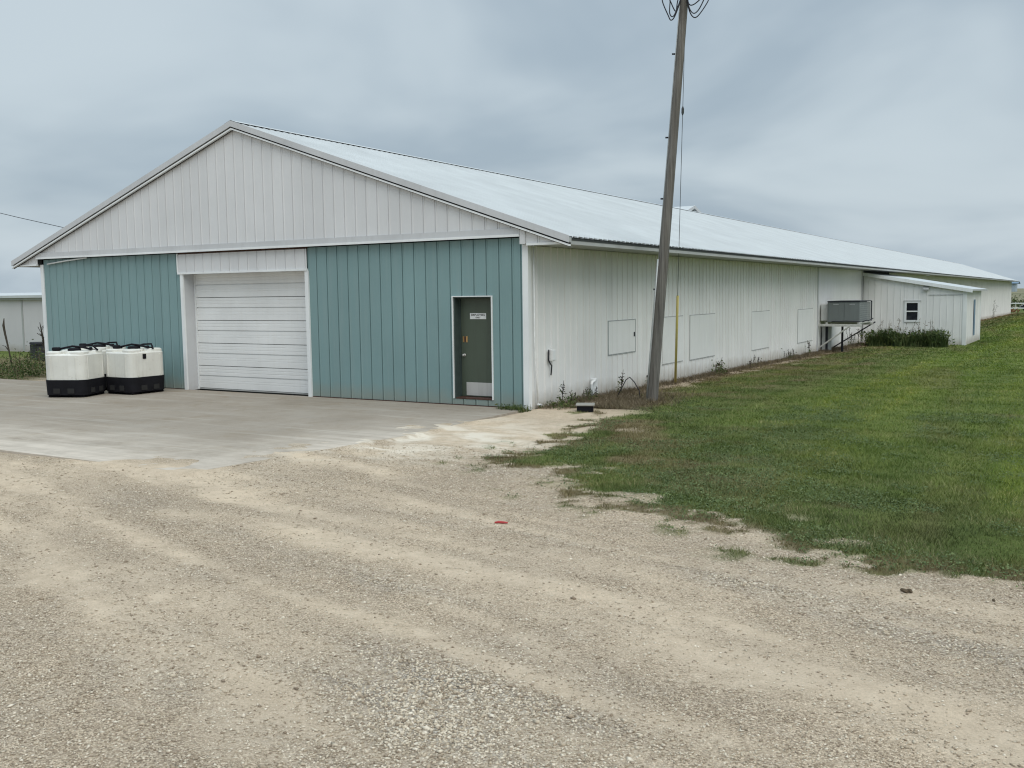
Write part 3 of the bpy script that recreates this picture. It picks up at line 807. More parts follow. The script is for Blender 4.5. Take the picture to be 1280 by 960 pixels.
# walk door
DR = 0.20
wd = MB(); wd.cbox((DX0 + 0.075, DR, DZ0 + 0.03), (DX1 - 0.045, DR + 0.045, DZ1 - 0.05), 0.004)
wdoor = wd.build('walk_door', M['olive'], barn)
t = 0.022
f_ = MB(); f_.box((DX0, -0.034, DZ0 - 0.002), (DX0 + t, 0.0, DZ1)); f_.box((DX1 - t, -0.034, DZ0 - 0.002), (DX1, 0.0, DZ1)); f_.box((DX0 + t, -0.034, DZ1 - t), (DX1 - t, 0.0, DZ1 - 0.001))
f_.build('door_frame', M['trim'], wdoor)
f_ = MB(); f_.box((DX0 + 0.003, 0.002, DZ0), (DX0 + 0.05, DR + 0.05, DZ1)); f_.box((DX1 - 0.04, 0.002, DZ0), (DX1 - 0.003, DR + 0.05, DZ1)); f_.box((DX0 + 0.052, 0.002, DZ1 - 0.046), (DX1 - 0.042, DR + 0.05, DZ1 - 0.002))
f_.box((DX0 + 0.052, DR - 0.02, DZ0 + 0.03), (DX0 + 0.072, DR + 0.05, DZ1 - 0.048))
f_.build('door_jamb', M['jamb_green'], wdoor)
MB().box((DX0 + 0.052, -0.01, DZ0 - 0.008), (DX1 - 0.042, DR + 0.04, DZ0 + 0.022)).build('threshold', M['rust'], wdoor)
MB().cbox((DX0 + 0.19, DR - 0.006, DZ0 + 0.05), (DX1 - 0.06, DR - 0.0005, DZ0 + 0.33), 0.002).build('kick_plate', M['steel'], wdoor)
lk = MB(); lk.cbox((DX0 + 0.115, DR - 0.008, 1.33), (DX0 + 0.15, DR - 0.0005, 1.46), 0.002); lk.cbox((DX0 + 0.20, DR - 0.008, 1.33), (DX0 + 0.235, DR - 0.0005, 1.46), 0.002)
lk.build('lock_plate', M['brass'], wdoor)
MB().cbox((DX0 + 0.152, DR - 0.006, 1.34), (DX0 + 0.198, DR - 0.0005, 1.45), 0.002).build('lock_plate', M['rust'], wdoor)
kn = MB(); kn.tube([(DX0 + 0.155, DR - 0.0005, 1.06), (DX0 + 0.155, DR - 0.012, 1.06)], 0.032, 14); kn.tube([(DX0 + 0.155, DR - 0.013, 1.06), (DX0 + 0.155, DR - 0.03, 1.06), (DX0 + 0.155, DR - 0.042, 1.06), (DX0 + 0.155, DR - 0.062, 1.06), (DX0 + 0.155, DR - 0.07, 1.06)], [0.012, 0.012, 0.026, 0.028, 0.012], 14)
kn.build('door_knob', M['steel'], wdoor)
sg = MB(); sg.cbox((14.245, DR - 0.006, 1.82), (14.645, DR - 0.0008, 1.945), 0.002)
sign = sg.build('door_sign', M['pvc'], wdoor, label='small white sign with two lines of black lettering')
def text(body, size, loc, parent, mat, name='lettering'):
    cu_ = bpy.data.curves.new(name, 'FONT'); cu_.body = body; cu_.size = size; cu_.align_x = 'CENTER'; cu_.extrude = 0.0008
    cu_.space_character = 1.08; cu_.offset = 0.0012
    o = bpy.data.objects.new(name, cu_)
    dg = bpy.context.evaluated_depsgraph_get()
    COL.objects.link(o); bpy.context.view_layer.update()
    me = bpy.data.meshes.new_from_object(o.evaluated_get(bpy.context.evaluated_depsgraph_get()))
    COL.objects.unlink(o); bpy.data.objects.remove(o)
    me.materials.clear(); me.materials.append(mat)
    o2 = bpy.data.objects.new(name, me); o2.location = loc; o2.rotation_euler = (R(90), 0, 0)
    return link(o2, parent)
text('EMPLOYEES', 0.062, (14.445, DR - 0.0075, 1.888), wdoor, M['print'])
text('ONLY', 0.042, (14.445, DR - 0.0075, 1.84), wdoor, M['print'])

# gable wall
roof_z = lambda x: Z_RIDGE - abs(x - W / 2) * SLOPE
gb = MB()
gpts = [(-OV + 0.05, SOFFIT + 0.01), (-0.02, SOFFIT + 0.01), (-0.02, Z_TRIM), (W + 0.02, Z_TRIM), (W + 0.02, SOFFIT + 0.01), (W + OV - 0.05, SOFFIT + 0.01), (W + OV - 0.05, roof_z(W + OV - 0.05) - 0.07), (W / 2, Z_RIDGE - 0.07), (-OV + 0.05, roof_z(-OV + 0.05) - 0.07)]
gb.prism(gpts, 1, GP + 0.034, 0.03)
gable = gb.build('gable_wall', M['core'], barn)
gtop = lambda x: roof_z(x) - 0.085
gbot = lambda x: Z_TRIM + 0.02
HP = W / 2 - math.floor((W / 2) / RIB) * RIB
panel_run(0.0, W / 2, GP, gbot, gtop, 'gable', gable, 'x', phase=HP, groove=0.016)
panel_run(W / 2, W, GP, gbot, gtop, 'gable', gable, 'x', phase=HP, groove=0.016)
panel_run(-OV + 0.06, 0.0, GP, cst(SOFFIT + 0.03), gtop, 'gable', gable, 'x', phase=HP, groove=0.016)
panel_run(W, W + OV - 0.06, GP, cst(SOFFIT + 0.03), gtop, 'gable', gable, 'x', phase=HP, groove=0.016)
gt = MB(); gt.box((-0.02, GP - 0.045, Z_TRIM - 0.01), (W - 0.10, GP - 0.002, Z_TRIM + 0.04)); gt.build('gable_trim', M['trim'], gable)
gt = MB(); gt.box((-0.02, GP - 0.028, Z_TRIM + 0.042), (W - 0.10, GP - 0.002, Z_TRIM + 0.16)); gt.build('gable_trim', M['grey_trim'], gable)
for a, b_ in ((-OV + 0.04, -0.02), (W + 0.06, W + OV - 0.04)):
    MB().box((a, GP - 0.03, SOFFIT - 0.012), (b_, GP + 0.03, SOFFIT + 0.034)).build('soffit_trim', M['trim'], gable)
MB().box((W - 0.09, GP - 0.03, SOFFIT + 0.02), (W + 0.03, GP - 0.002, Z_TRIM + 0.12)).build('corner_cap', M['gable'], gable)
# loose strip hanging at the left end
lt = MB(); lt.tube([(0.35, -0.06, 3.33), (1.2, -0.07, 3.40), (2.1, -0.07, 3.455)], 0.022, 6); lt.build('loose_trim', M['trim'], gable, label='loose white trim strip hanging below the gable corner')

# side walls
zbase = lambda y: -0.0121 * y
sw = MB()
sw.add([(W - 0.2, 0.21, -0.3), (W - 0.034, 0.21, -0.3), (W - 0.034, L, -2.3), (W - 0.2, L, -2.3), (W - 0.2, 0.21, SOFFIT), (W - 0.034, 0.21, SOFFIT), (W - 0.034, L, SOFFIT), (W - 0.2, L, SOFFIT)],
       [(0, 3, 2, 1), (4, 5, 6, 7), (0, 1, 5, 4), (1, 2, 6, 5), (2, 3, 7, 6), (3, 0, 4, 7)])
side = sw.build('side_wall', M['core'], barn)
ztop = cst(SOFFIT - 0.002)
zb_ = lambda y: zbase(y) - 0.04
panel_run(0.088, 24.78, W, zb_, ztop, 'white_wall', side, 'y', phase=0.1, rib=0.018, groove=0.006)
# beyond the first upright trim the ribs are too fine to pick apart singly
far = MB()
def far_run(y0, y1, rib):
    y = y0
    while y < y1 - 0.02:
        w_ = min(RIB, y1 - y)
        pr = panel_profile(w_, 0.018 * rib, 0.006 * rib) if w_ > 0.12 else [(0, 0), (w_, 0)]
        vs_, fs_ = [], []
        for u, o_ in pr:
            vs_ += [(W + o_, y + u, zb_(y + u)), (W + o_, y + u, SOFFIT - 0.002)]
        for i_ in range(len(pr) - 1):
            fs_.append((2 * i_, 2 * i_ + 2, 2 * i_ + 3, 2 * i_ + 1))
        far.add(vs_, fs_); y += w_
far_run(24.92, 34.4, 0.25); far_run(42.6, L, 1)
far.build('siding', M['white_wall'], side, kind='stuff')
MB().box((W - 0.01, 24.78, zbase(24.8) - 0.1), (W + 0.05, 24.92, SOFFIT - 0.004)).build('wall_trim', M['grey_trim'], side)
MB().box((W - 0.01, 34.4, zbase(34.4) - 0.1), (W + 0.05, 34.52, SOFFIT - 0.004)).build('wall_trim', M['grey_trim'], side)
# flush hatches and patched fan openings
def patch(y0, y1, z0, z1, fr_, name, label, mat='patch', frm='galv'):
    b_ = MB(); b_.cbox((W + 0.004, y0, z0), (W + 0.0145, y1, z1), 0.003)
    o = b_.build(name, M[mat], side, label=label)
    k = 0.022
    for a, c in (((W + 0.002, y0 - k, z1 + 0.002), (W + 0.0185, y1 + k, z1 + k)), ((W + 0.002, y0 - k, z0 - k), (W + 0.0185, y1 + k, z0 - 0.002)),
                 ((W + 0.002, y0 - k, z0), (W + 0.0185, y0 - 0.002, z1)), ((W + 0.002, y1 + 0.002, z0), (W + 0.0185, y1 + k, z1)))[:fr_]:
        MB().box(a, c).build('hatch_edge', M[frm], o)
    return o
h1 = patch(3.82, 5.40, 0.88, 1.66, 4, 'wall_hatch', 'framed white hatch in the side wall left of the pole')
MB().cbox((W + 0.0155, 5.30, 1.25), (W + 0.035, 5.345, 1.36), 0.003).build('hatch_latch', M['cable'], h1)
patch(7.25, 8.75, 0.42, 1.66, 2, 'wall_patch', None, frm='soffit')
patch(9.35, 11.5, 0.40, 1.66, 3, 'wall_patch', None, frm='soffit')
patch(15.35, 17.5, 0.33, 1.62, 3, 'wall_patch', None, frm='soffit')
patch(21.6, 24.0, 0.27, 1.57, 3, 'wall_patch', None, frm='soffit')
# far side and end walls
ow = MB(); ow.box((0.0, 0.21, -2.3), (0.15, L, SOFFIT)); ow.build('side_wall', M['white_wall'], barn)
ow = MB(); ow.prism([(0.16, -2.3), (W - 0.21, -2.3), (W - 0.21, SOFFIT), (W / 2, Z_RIDGE - 0.12), (0.16, SOFFIT)], 1, L - 0.2, L - 0.02); ow.build('rear_wall', M['white_wall'], barn)

# roof: deck plus steel sheets
rd = MB()
YE = L + 0.25
for s_ in (1, -1):
    xe = W / 2 + s_ * (W / 2 + OV)
    rd.prism([(W / 2, Z_RIDGE - 0.03), (xe, Z_EAVE - 0.03), (xe, Z_EAVE - 0.075), (W / 2, Z_RIDGE - 0.075)], 1, YF + 0.02, YE - 0.02)
roof = rd.build('roof', M['core'], barn)
PW = 0.915
def sheet_mesh(w_, s_):
    pr = []
    p_ = 0.0
    while p_ < w_ - 0.01:
        q_ = min(PW / 4, w_ - p_)
        pr += [(p_, 0), (p_ + q_ * 0.72, 0), (p_ + q_ * 0.80, 0.026), (p_ + q_ * 0.92, 0.026)]
        p_ += q_
    pr.append((w_, 0))
    vs_, fs_ = [], []
    xe = W / 2 + s_ * (W / 2 + OV + 0.02)
    for u, o_ in pr:
        vs_ += [(xe, u, roof_z(xe) - 0.012 + o_), (W / 2, u, Z_RIDGE - 0.012 + o_)]
    for i_ in range(len(pr) - 1):
        fs_.append((2 * i_, 2 * i_ + 2, 2 * i_ + 3, 2 * i_ + 1) if s_ > 0 else (2 * i_ + 1, 2 * i_ + 3, 2 * i_ + 2, 2 * i_))
    me = bpy.data.meshes.new('roof_sheet'); me.from_pydata(vs_, [], fs_); me.materials.append(M['roof']); me.update()
    return me
n_sh = int((YE - YF) / PW) + 1
me_r = sheet_mesh(PW, 1)
for k in range(n_sh - 1):
    o = bpy.data.objects.new('roof_sheet', me_r); o.location = (0, YF + k * PW, 0.0015 * (k % 2)); link(o, roof)
o = bpy.data.objects.new('roof_sheet', sheet_mesh(YE - YF - (n_sh - 1) * PW, 1)); o.location = (0, YF + (n_sh - 1) * PW, 0); link(o, roof)
o = bpy.data.objects.new('roof_sheet', sheet_mesh(YE - YF, -1)); o.location = (0, YF, 0); o['kind'] = 'stuff'; link(o, roof)
# ridge cap over dark ventilated closure
rc = MB(); d_ = 0.2
z_ = Z_RIDGE + 0.034
rc.add([(W / 2 - d_, YF - 0.01, z_ - d_ * SLOPE), (W / 2, YF - 0.01, z_), (W / 2 + d_, YF - 0.01, z_ - d_ * SLOPE), (W / 2 - d_, YE, z_ - d_ * SLOPE), (W / 2, YE, z_), (W / 2 + d_, YE, z_ - d_ * SLOPE)],
       [(0, 1, 4, 3), (1, 2, 5, 4)])
rc.build('ridge_cap', M['roof'], roof)
rcv = MB(); rcv.prism([(W / 2 - 0.17, z_ - 0.17 * SLOPE - 0.05), (W / 2 + 0.17, z_ - 0.17 * SLOPE - 0.05), (W / 2 + 0.17, z_ - 0.17 * SLOPE - 0.006), (W / 2, z_ - 0.006), (W / 2 - 0.17, z_ - 0.17 * SLOPE - 0.006)], 1, YF + 0.05, YE - 0.05)
rcv.build('ridge_vent', M['shadow_gap'], roof)
# rake trim with dark shade bands, both slopes of the front gable
for s_ in (1, -1):
    xe = W / 2 + s_ * (W / 2 + OV + 0.02)
    def band(z_hi, z_lo, y0, y1):
        p_ = [(W / 2, Z_RIDGE + z_hi), (xe, roof_z(xe) + z_hi), (xe, roof_z(xe) + z_lo), (W / 2, Z_RIDGE + z_lo)]
        return MB().prism(p_ if s_ < 0 else p_[::-1], 1, y0, y1)
    band(0.022, -0.115, YF - 0.022, YF + 0.005).build('rake_trim', M['grey_trim'], roof)
    band(-0.117, -0.145, YF + 0.03, GP - 0.03).build('rake_trim', M['shadow_gap'], roof)  # near-black band stands in for shade between the trims
    band(-0.147, -0.185, YF - 0.005, GP - 0.03).build('rake_trim', M['trim'], roof)
    band(-0.187, -0.20, YF + 0.055, GP - 0.03).build('rake_trim', M['shadow_gap'], roof)  # thin near-black band drawn as the shadow line below the trim
    band(-0.02, -0.10, YF + 0.006, GP + 0.0).build('rake_soffit', M['soffit'], roof)
# eaves: fascia, soffit, black strip painted as the shadow line under the corrugations
for s_ in (1, -1):
    xe = W / 2 + s_ * (W / 2 + OV)
    xi = W / 2 + s_ * (W / 2)
    def bx(a, b_, z0, z1, y0=YF + 0.03, y1=YE - 0.03):
        return MB().box((min(a, b_), y0, z0), (max(a, b_), y1, z1))
    bx(xe - s_ * 0.002, xe - s_ * 0.03, Z_EAVE - 0.06, Z_EAVE + 0.004).build('eave_shade_strip', M['shadow_gap'], roof)
    bx(xe - s_ * 0.008, xe - s_ * 0.04, SOFFIT - 0.02, Z_EAVE - 0.062).build('fascia', M['soffit'], roof)
    bx(xe - s_ * 0.042, xi + s_ * 0.03, SOFFIT + 0.002, SOFFIT + 0.02, 0.04).build('soffit', M['soffit'], roof)

# ------------------------------------------------------------------ cross wing behind the ridge
wing = thing('barn_wing', 'small cross gable roof peeking over the barn ridge behind the pole', 'barn wing', (0, 33.05, 0))
wz, wp, hw = 6.92, 0.30, 9.0
b_ = MB(); b_.box((-16, -hw + 0.5, -0.8), (-1.2, hw - 0.5, wz - wp * hw)); b_.prism([(-hw + 0.5, wz - wp * hw + 0.01), (hw - 0.5, wz - wp * hw + 0.01), (0, wz - 0.16)], 0, -16, 7.15); b_.build('wall', M['gable'], wing)
b_ = MB()
for s_ in (1, -1):
    p_ = [(0, wz), (s_ * hw, wz - wp * hw), (s_ * hw, wz - wp * hw - 0.06), (0, wz - 0.06)]
    b_.prism(p_, 0, -16.3, 7.35)
b_.build('roof', M['roof'], wing)
b_ = MB()
for s_ in (1, -1):
    b_.prism([(0, wz + 0.02), (s_ * 3, wz - 0.9 + 0.02), (s_ * 3, wz - 1.06), (0, wz - 0.14)], 0, 7.352, 7.40)
b_.build('rake_trim', M['grey_trim'], wing)

# ------------------------------------------------------------------ lean-to shed on the side wall
SX0, SX1, SY0, SY1 = W + 0.055, 20.6, 34.6, 42.4
shed = thing('lean_to_shed', 'white lean-to shed with one small window on the barn side', 'shed', (0, 0, 0))
shT = lambda x: 3.20 - (x - W) * 0.178
zs = -0.62
sh = MB(); sh.prism([(SX0, zs), (SX1 - 0.034, zs), (SX1 - 0.034, shT(SX1) - 0.04), (SX0, shT(SX0) - 0.04)], 1, SY0 + 0.034, SY1 - 0.05)
shw = sh.build('wall', M['core'], shed)
WX0, WX1, WZ0, WZ1 = 17.83, 18.50, 0.72, 1.72
sb = lambda x: -0.46
st_ = lambda x: shT(x) - 0.05
WMx = 'white_wall'
KW = dict(rib=0.012, groove=0.010)
panel_run(SX0, WX0, SY0, sb, st_, WMx, shw, 'x', phase=SX0, **KW)
panel_run(WX0, WX1, SY0, sb, cst(WZ0), WMx, shw, 'x', phase=SX0, **KW)
panel_run(WX0, WX1, SY0, cst(WZ1), st_, WMx, shw, 'x', phase=SX0, **KW)
panel_run(WX1, SX1 - 0.1, SY0, sb, st_, WMx, shw, 'x', phase=SX0, **KW)
panel_run(SY0 + 0.1, SY1 - 0.05, SX1, cst(-0.56), cst(shT(SX1) - 0.05), WMx, shw, 'y', phase=SY0, **KW)
MB().box((SX1 - 0.14, SY0 - 0.03, -0.45), (SX1 + 0.03, SY0 + 0.03, shT(SX1) - 0.05)).build('corner_trim', M['trim'], shed)
MB().box((SX1 - 0.03, SY0 + 0.031, -0.5), (SX1 + 0.03, SY0 + 0.10, shT(SX1) - 0.05)).build('corner_trim', M['trim'], shed)
MB().box((SX1 - 0.05, SY1 - 0.05, -0.55), (SX1 + 0.03, SY1 + 0.06, shT(SX1) - 0.05)).build('corner_trim', M['trim'], shed)
b_ = MB(); b_.prism([(SX0, shT(SX0)), (SX1 + 0.27, shT(SX1 + 0.27)), (SX1 + 0.27, shT(SX1 + 0.27) - 0.05), (SX0, shT(SX0) - 0.05)], 1, SY0 - 0.14, SY1 + 0.55)
shr = b_.build('roof', M['roof'], shed)
b_ = MB(); b_.prism([(SX0, shT(SX0) + 0.01), (SX1 + 0.28, shT(SX1 + 0.28) + 0.01), (SX1 + 0.28, shT(SX1 + 0.28) - 0.16), (SX0, shT(SX0) - 0.16)], 1, SY0 - 0.17, SY0 - 0.142)
b_.build('rake_trim', M['trim'], shr)
b_ = MB(); b_.box((SX1 + 0.272, SY0 - 0.14, shT(SX1 + 0.27) - 0.09), (SX1 + 0.30, SY1 + 0.55, shT(SX1 + 0.27) - 0.01)); b_.build('drip_edge', M['soffit'], shr)
MB().box((18.9, SY0 - 0.029, 2.02), (SX1 - 0.15, SY0 - 0.024, 2.045)).build('lap_joint', M['galv'], shw)
# window
wf = MB(); k = 0.075
wf.box((WX0 - 0.02, SY0 - 0.05, WZ0 - 0.02), (WX0 + k, SY0 + 0.03, WZ1 + 0.02)); wf.box((WX1 - k, SY0 - 0.05, WZ0 - 0.02), (WX1 + 0.02, SY0 + 0.03, WZ1 + 0.02))
wf.box((WX0 + k, SY0 - 0.05, WZ1 - k), (WX1 - k, SY0 + 0.03, WZ1 + 0.02)); wf.box((WX0 + k, SY0 - 0.05, WZ0 - 0.02), (WX1 - k, SY0 + 0.03, WZ0 + k))
wf.box((WX0 + k, SY0 - 0.04, 1.20), (WX1 - k, SY0 + 0.03, 1.26))
win = wf.build('window', M['trim'], shed)
MB().box((WX0 + k, SY0 - 0.006, WZ0 + k), (WX1 - k, SY0 + 0.02, 1.198)).build('pane', M['glass'], win)
MB().box((WX0 + k, SY0 - 0.018, 1.262), (WX1 - k, SY0 + 0.02, WZ1 - k)).build('pane', M['glass'], win)
MB().box((WX0 - 0.06, SY0 - 0.07, WZ1 + 0.022), (WX1 + 0.06, SY0 - 0.002, WZ1 + 0.045)).build('drip_cap', M['galv'], win)
lf = MB(); lf.box((18.66, SY0 - 0.03, 2.28), (18.92, SY0 - 0.002, 2.50)); lf.prism([(SY0 - 0.032, 2.30), (SY0 - 0.032, 2.46), (SY0 - 0.16, 2.34), (SY0 - 0.16, 2.28)], 0, 18.66, 18.92)
lfo = lf.build('wall_light', M['soffit'], shed); MB().box((18.69, SY0 - 0.15, 2.255), (18.89, SY0 - 0.05, 2.278)).build('lens', M['galv'], lfo)
b_ = MB(); b_.box((SX1 + 0.03, 38.3, -0.1), (SX1 + 0.045, 39.0, 1.75)); b_.build('side_window', M['blue_far'], shed)

# ------------------------------------------------------------------ air handler on its bracket
br = thing('wall_bracket', 'white lumber platform bracket bolted to the barn wall', 'bracket', (0, 0, 0))
BZ = 0.80
AX0, AX1, AY0, AY1 = 16.12, 17.42, 25.15, 27.7
b_ = MB()
for y in (AY0 - 0.10, AY1 - 0.1):
    b_.cbox((W + 0.04, y, BZ), (AX1 + 0.12, y + 0.09, BZ + 0.10), 0.006)
b_.build('beam', M['wood_new'], br)
for x in (16.05, 17.34):
    MB().cbox((x, AY0, BZ + 0.102), (x + 0.09, AY1, BZ + 0.17), 0.006).build('rail', M['wood_new'], br)
MB().tube([(W + 0.06, AY0 - 0.14, -0.12), (AX1 - 0.35, AY0 - 0.14, BZ + 0.02)], 0.035, 6, False).build('strut', M['wood_new'], br)
MB().tube([(W + 0.06, AY1 + 0.02, -0.25), (AX1 + 0.2, AY1 + 0.02, BZ + 0.12)], 0.03, 6, False).build('strut', M['cable'], br)
for x, y in ((15.98, AY0 + 0.4), (16.5, AY0 + 1.0)):
    MB().cbox((x, y, gz(x, y) - 0.05), (x + 0.08, y + 0.08, BZ - 0.002), 0.005).build('post', M['cable'], br)
MB().cbox((15.83, AY0 + 0.35, gz(15.9, 25.6) + 0.02), (15.97, AY0 + 1.6, BZ - 0.02), 0.01).build('duct_panel', M['soffit'], br)
ac = thing('air_conditioner', 'grey box air conditioner standing on the wall platform', 'air conditioner', (0, 0, BZ + 0.172))
UH = 0.86
MB().cbox((AX0, AY0, 0), (AX1, AY0 + 1.7, UH), 0.015).build('cabinet', M['ac_grey'], ac)
for a, c in ((AX0 + 0.04, AX0 + 0.66), (AX0 + 0.70, AX1 - 0.05)):
    o = MB().cbox((a, AY0 - 0.014, 0.05), (c, AY0 - 0.001, UH - 0.05), 0.005).build('access_panel', M['ac_grey'], ac)
    MB().cbox((a + 0.2, AY0 - 0.020, UH - 0.12), (a + 0.42, AY0 - 0.0145, UH - 0.085), 0.003).build('label_plate', M['galv'], o)
MB().cbox((AX0 + 0.03, AY0 + 1.702, 0.02), (AX1 - 0.03, AY1, UH - 0.04), 0.01).build('coil', M['ac_coil'], ac)
g_ = MB()
for k in range(12):
    y = AY0 + 0.1 + k * 0.22
    if y < AY1: g_.box((AX1 + 0.012, y, 0.04), (AX1 + 0.02, y + 0.012, UH - 0.04))
for k in range(9):
    z = 0.06 + k * 0.09
    g_.box((AX1 + 0.004, AY0 + 0.1, z), (AX1 + 0.011, AY1 - 0.05, z + 0.012))
g_.build('coil_guard', M['galv'], ac)
g_ = MB()
for a, c in (((AX0, AY0 - 0.03, UH + 0.001), (AX1 + 0.03, AY1 + 0.02, UH + 0.035)), ((AX1, AY1 - 0.02, 0), (AX1 + 0.05, AY1 + 0.03, UH))):
    g_.box(a, c)
g_.build('frame', M['cable'], ac)
MB().cbox((W + 0.04, AY0 + 0.25, 0.06), (AX0 - 0.002, AY0 + 1.1, UH - 0.1), 0.01).build('duct', M['white_wall'], ac)
g_ = MB(); g_.tube([(AX1 + 0.10, AY0 + 0.2, 0.02), (AX1 + 0.14, AY0 + 0.9, 0.07), (AX1 + 0.12, AY0 + 1.4, 0.03), (AX1 + 0.1, AY1, 0.10)], 0.022, 6); g_.tube([(AX0 + 0.2, AY0 - 0.06, 0.03), (AX0 + 0.8, AY0 - 0.06, 0.06), (AX1 + 0.05, AY0 - 0.06, 0.03)], 0.018, 6)
g_.build('refrigerant_line', M['cable'], ac)

# ------------------------------------------------------------------ utility pole with guy wire and coils
PB = Vector((17.24, 2.91, gz(17.24, 2.91)))
LEAN = Vector((0.862, 0.507, 0)) * 0.078 + Vector((0, 0, 1))
def pole_pt(h): return LEAN * h
pole = thing('utility_pole', 'leaning weathered wooden utility pole beside the barn wall', 'utility pole', PB)
hs = [-0.25, 0, 0.3, 1, 2.5, 4, 5.5, 7, 8.5, 9.6]
MB().tube([pole_pt(h) for h in hs], [0.135, 0.128, 0.122, 0.119, 0.115, 0.11, 0.104, 0.098, 0.092, 0.086], 20).build('pole', M['pole'], pole)
for h in (0.55, 2.45, 4.4, 5.7, 7.45):
    c = pole_pt(h) + Vector((-0.862, -0.507, 0)) * 0.10
    MB().tube([c, c + Vector((-0.862, -0.507, 0)) * 0.065], 0.018, 8).build('bolt', M['cable'], pole)
side_v = Vector((-0.862, -0.507, 0)).normalized(); fr_v = Vector((0.507, -0.862, 0)).normalized()
MB().tube([pole_pt(h) + side_v * (0.128 - 0.003 * h) + fr_v * 0.03 for h in (-0.05, 1, 2, 3.1)], 0.022, 8).build('conduit', M['galv'], pole)
MB().tube([pole_pt(h) + side_v * (0.118 - 0.0034 * h) + fr_v * 0.04 for h in (3.1, 5, 7, 9.2)], 0.007, 6).build('ground_wire', M['galv'], pole)
t_ = pole_pt(9.1)
b_ = MB(); b_.tube([t_ - Vector((0.9, 0.53, 0)) * 1.0, t_ + Vector((0.9, 0.53, 0)) * 1.0], 0.05, 6, False); b_.build('crossarm', M['pole'], pole)
for k in (-0.9, -0.5, 0.5, 0.9):
    c = t_ + Vector((0.862, 0.507, 0)) * k
    MB().tube([c + Vector((0, 0, 0.05)), c + Vector((0, 0, 0.1)), c + Vector((0, 0, 0.17)), c + Vector((0, 0, 0.2))], [0.03, 0.045, 0.04, 0.02], 10).build('insulator', M['galv'], pole)

def coil(name, label, loops, loc):
    t2 = thing(name, label, 'cable coil', loc)
    for lp in loops:
        pts = []
        n_ = len(lp)
        for i_ in range(n_):                       # closed Catmull-Rom
            p0, p1, p2, p3 = (Vector(lp[(i_ + j) % n_]) for j in (-1, 0, 1, 2))
            for s_ in range(5):
                t = s_ / 5
                q_ = 0.5 * ((2 * p1) + (p2 - p0) * t + (2 * p0 - 5 * p1 + 4 * p2 - p3) * t * t + (3 * p1 - p0 - 3 * p2 + p3) * t ** 3)
                pts.append(q_)
        pts.append(pts[0])
        P = [Vector((0.862, 0.507, 0)) * q_.x + Vector((0, 0, 1)) * q_.y + fr_v * q_.z for q_ in pts]
        MB().tube(P, 0.012, 6, True, False).build('cable', M['cable'], t2)
    return t2
TOPW = PB + pole_pt(8.62)
coil('cable_coil', 'black cable loops hanging on the left of the pole top', [
    [(-0.06, 0.10, 0.10), (-0.10, -0.10, 0.12), (-0.22, -0.42, 0.14), (-0.30, -0.50, 0.12), (-0.36, -0.40, 0.12), (-0.48, -0.10, 0.1), (-0.44, 0.02, 0.1), (-0.30, -0.02, 0.1), (-0.18, -0.06, 0.1)],
    [(-0.08, 0.06, 0.14), (-0.14, -0.18, 0.16), (-0.26, -0.44, 0.2), (-0.34, -0.38, 0.2), (-0.33, -0.10, 0.18), (-0.36, 0.10, 0.16), (-0.22, 0.18, 0.14)],
    [(-0.10, 0.10, 0.1), (-0.16, -0.12, 0.1), (-0.20, -0.32, 0.12), (-0.30, -0.14, 0.12), (-0.36, 0.06, 0.1), (-0.2, 0.2, 0.1)]], TOPW)
coil('cable_coil', 'black cable loops hanging on the right of the pole top', [
    [(0.05, 0.12, 0.10), (0.06, -0.20, 0.12), (0.14, -0.42, 0.14), (0.26, -0.43, 0.12), (0.46, -0.16, 0.12), (0.50, -0.02, 0.1), (0.40, 0.08, 0.1), (0.2, 0.2, 0.1)],
    [(0.07, 0.08, 0.14), (0.07, -0.22, 0.15), (0.16, -0.38, 0.18), (0.28, -0.30, 0.18), (0.42, -0.02, 0.16), (0.48, 0.16, 0.14), (0.3, 0.26, 0.12)],
    [(0.05, 0.05, 0.1), (0.08, -0.16, 0.1), (0.18, -0.18, 0.1), (0.36, -0.04, 0.1), (0.50, 0.08, 0.1), (0.34, 0.16, 0.1), (0.22, 0.05, 0.12), (0.16, 0.2, 0.1)]], TOPW)

GA = Vector((16.05, 7.46, gz(16.05, 7.46)))
gt_ = PB + pole_pt(8.65) + Vector((0.0, 0.09, 0))
guy = thing('guy_wire', 'guy wire with yellow guard beside the utility pole', 'guy wire', GA)
gd = gt_ - GA; gl = gd.length
MB().tube([gd * (-0.1 / gl), gd], 0.007, 6).build('wire', M['wire'], guy)
MB().tube([gd * (-0.05 / gl), gd * (2.62 / gl)], 0.032, 10).build('guard', M['yellow'], guy)
c0 = gd * 0.74
MB().tube([c0, c0 + gd.normalized() * 0.05, c0 + gd.normalized() * 0.15, c0 + gd.normalized() * 0.20], [0.012, 0.03, 0.03, 0.012], 10).build('insulator', M['wire'], guy)

cab = MB(); pts = []
for k in range(14):
    t = k / 13
    x = -52 + 51.2 * t
    pts.append((x, 10.0, 14.6 + (3.42 - 14.6) * t - 4 * 0.9 * t * (1 - t)))
tag(cab.tube(pts, 0.014, 6).build('overhead_cable', M['cable']), 'thin black overhead cable running down behind the barn roof', 'cable')

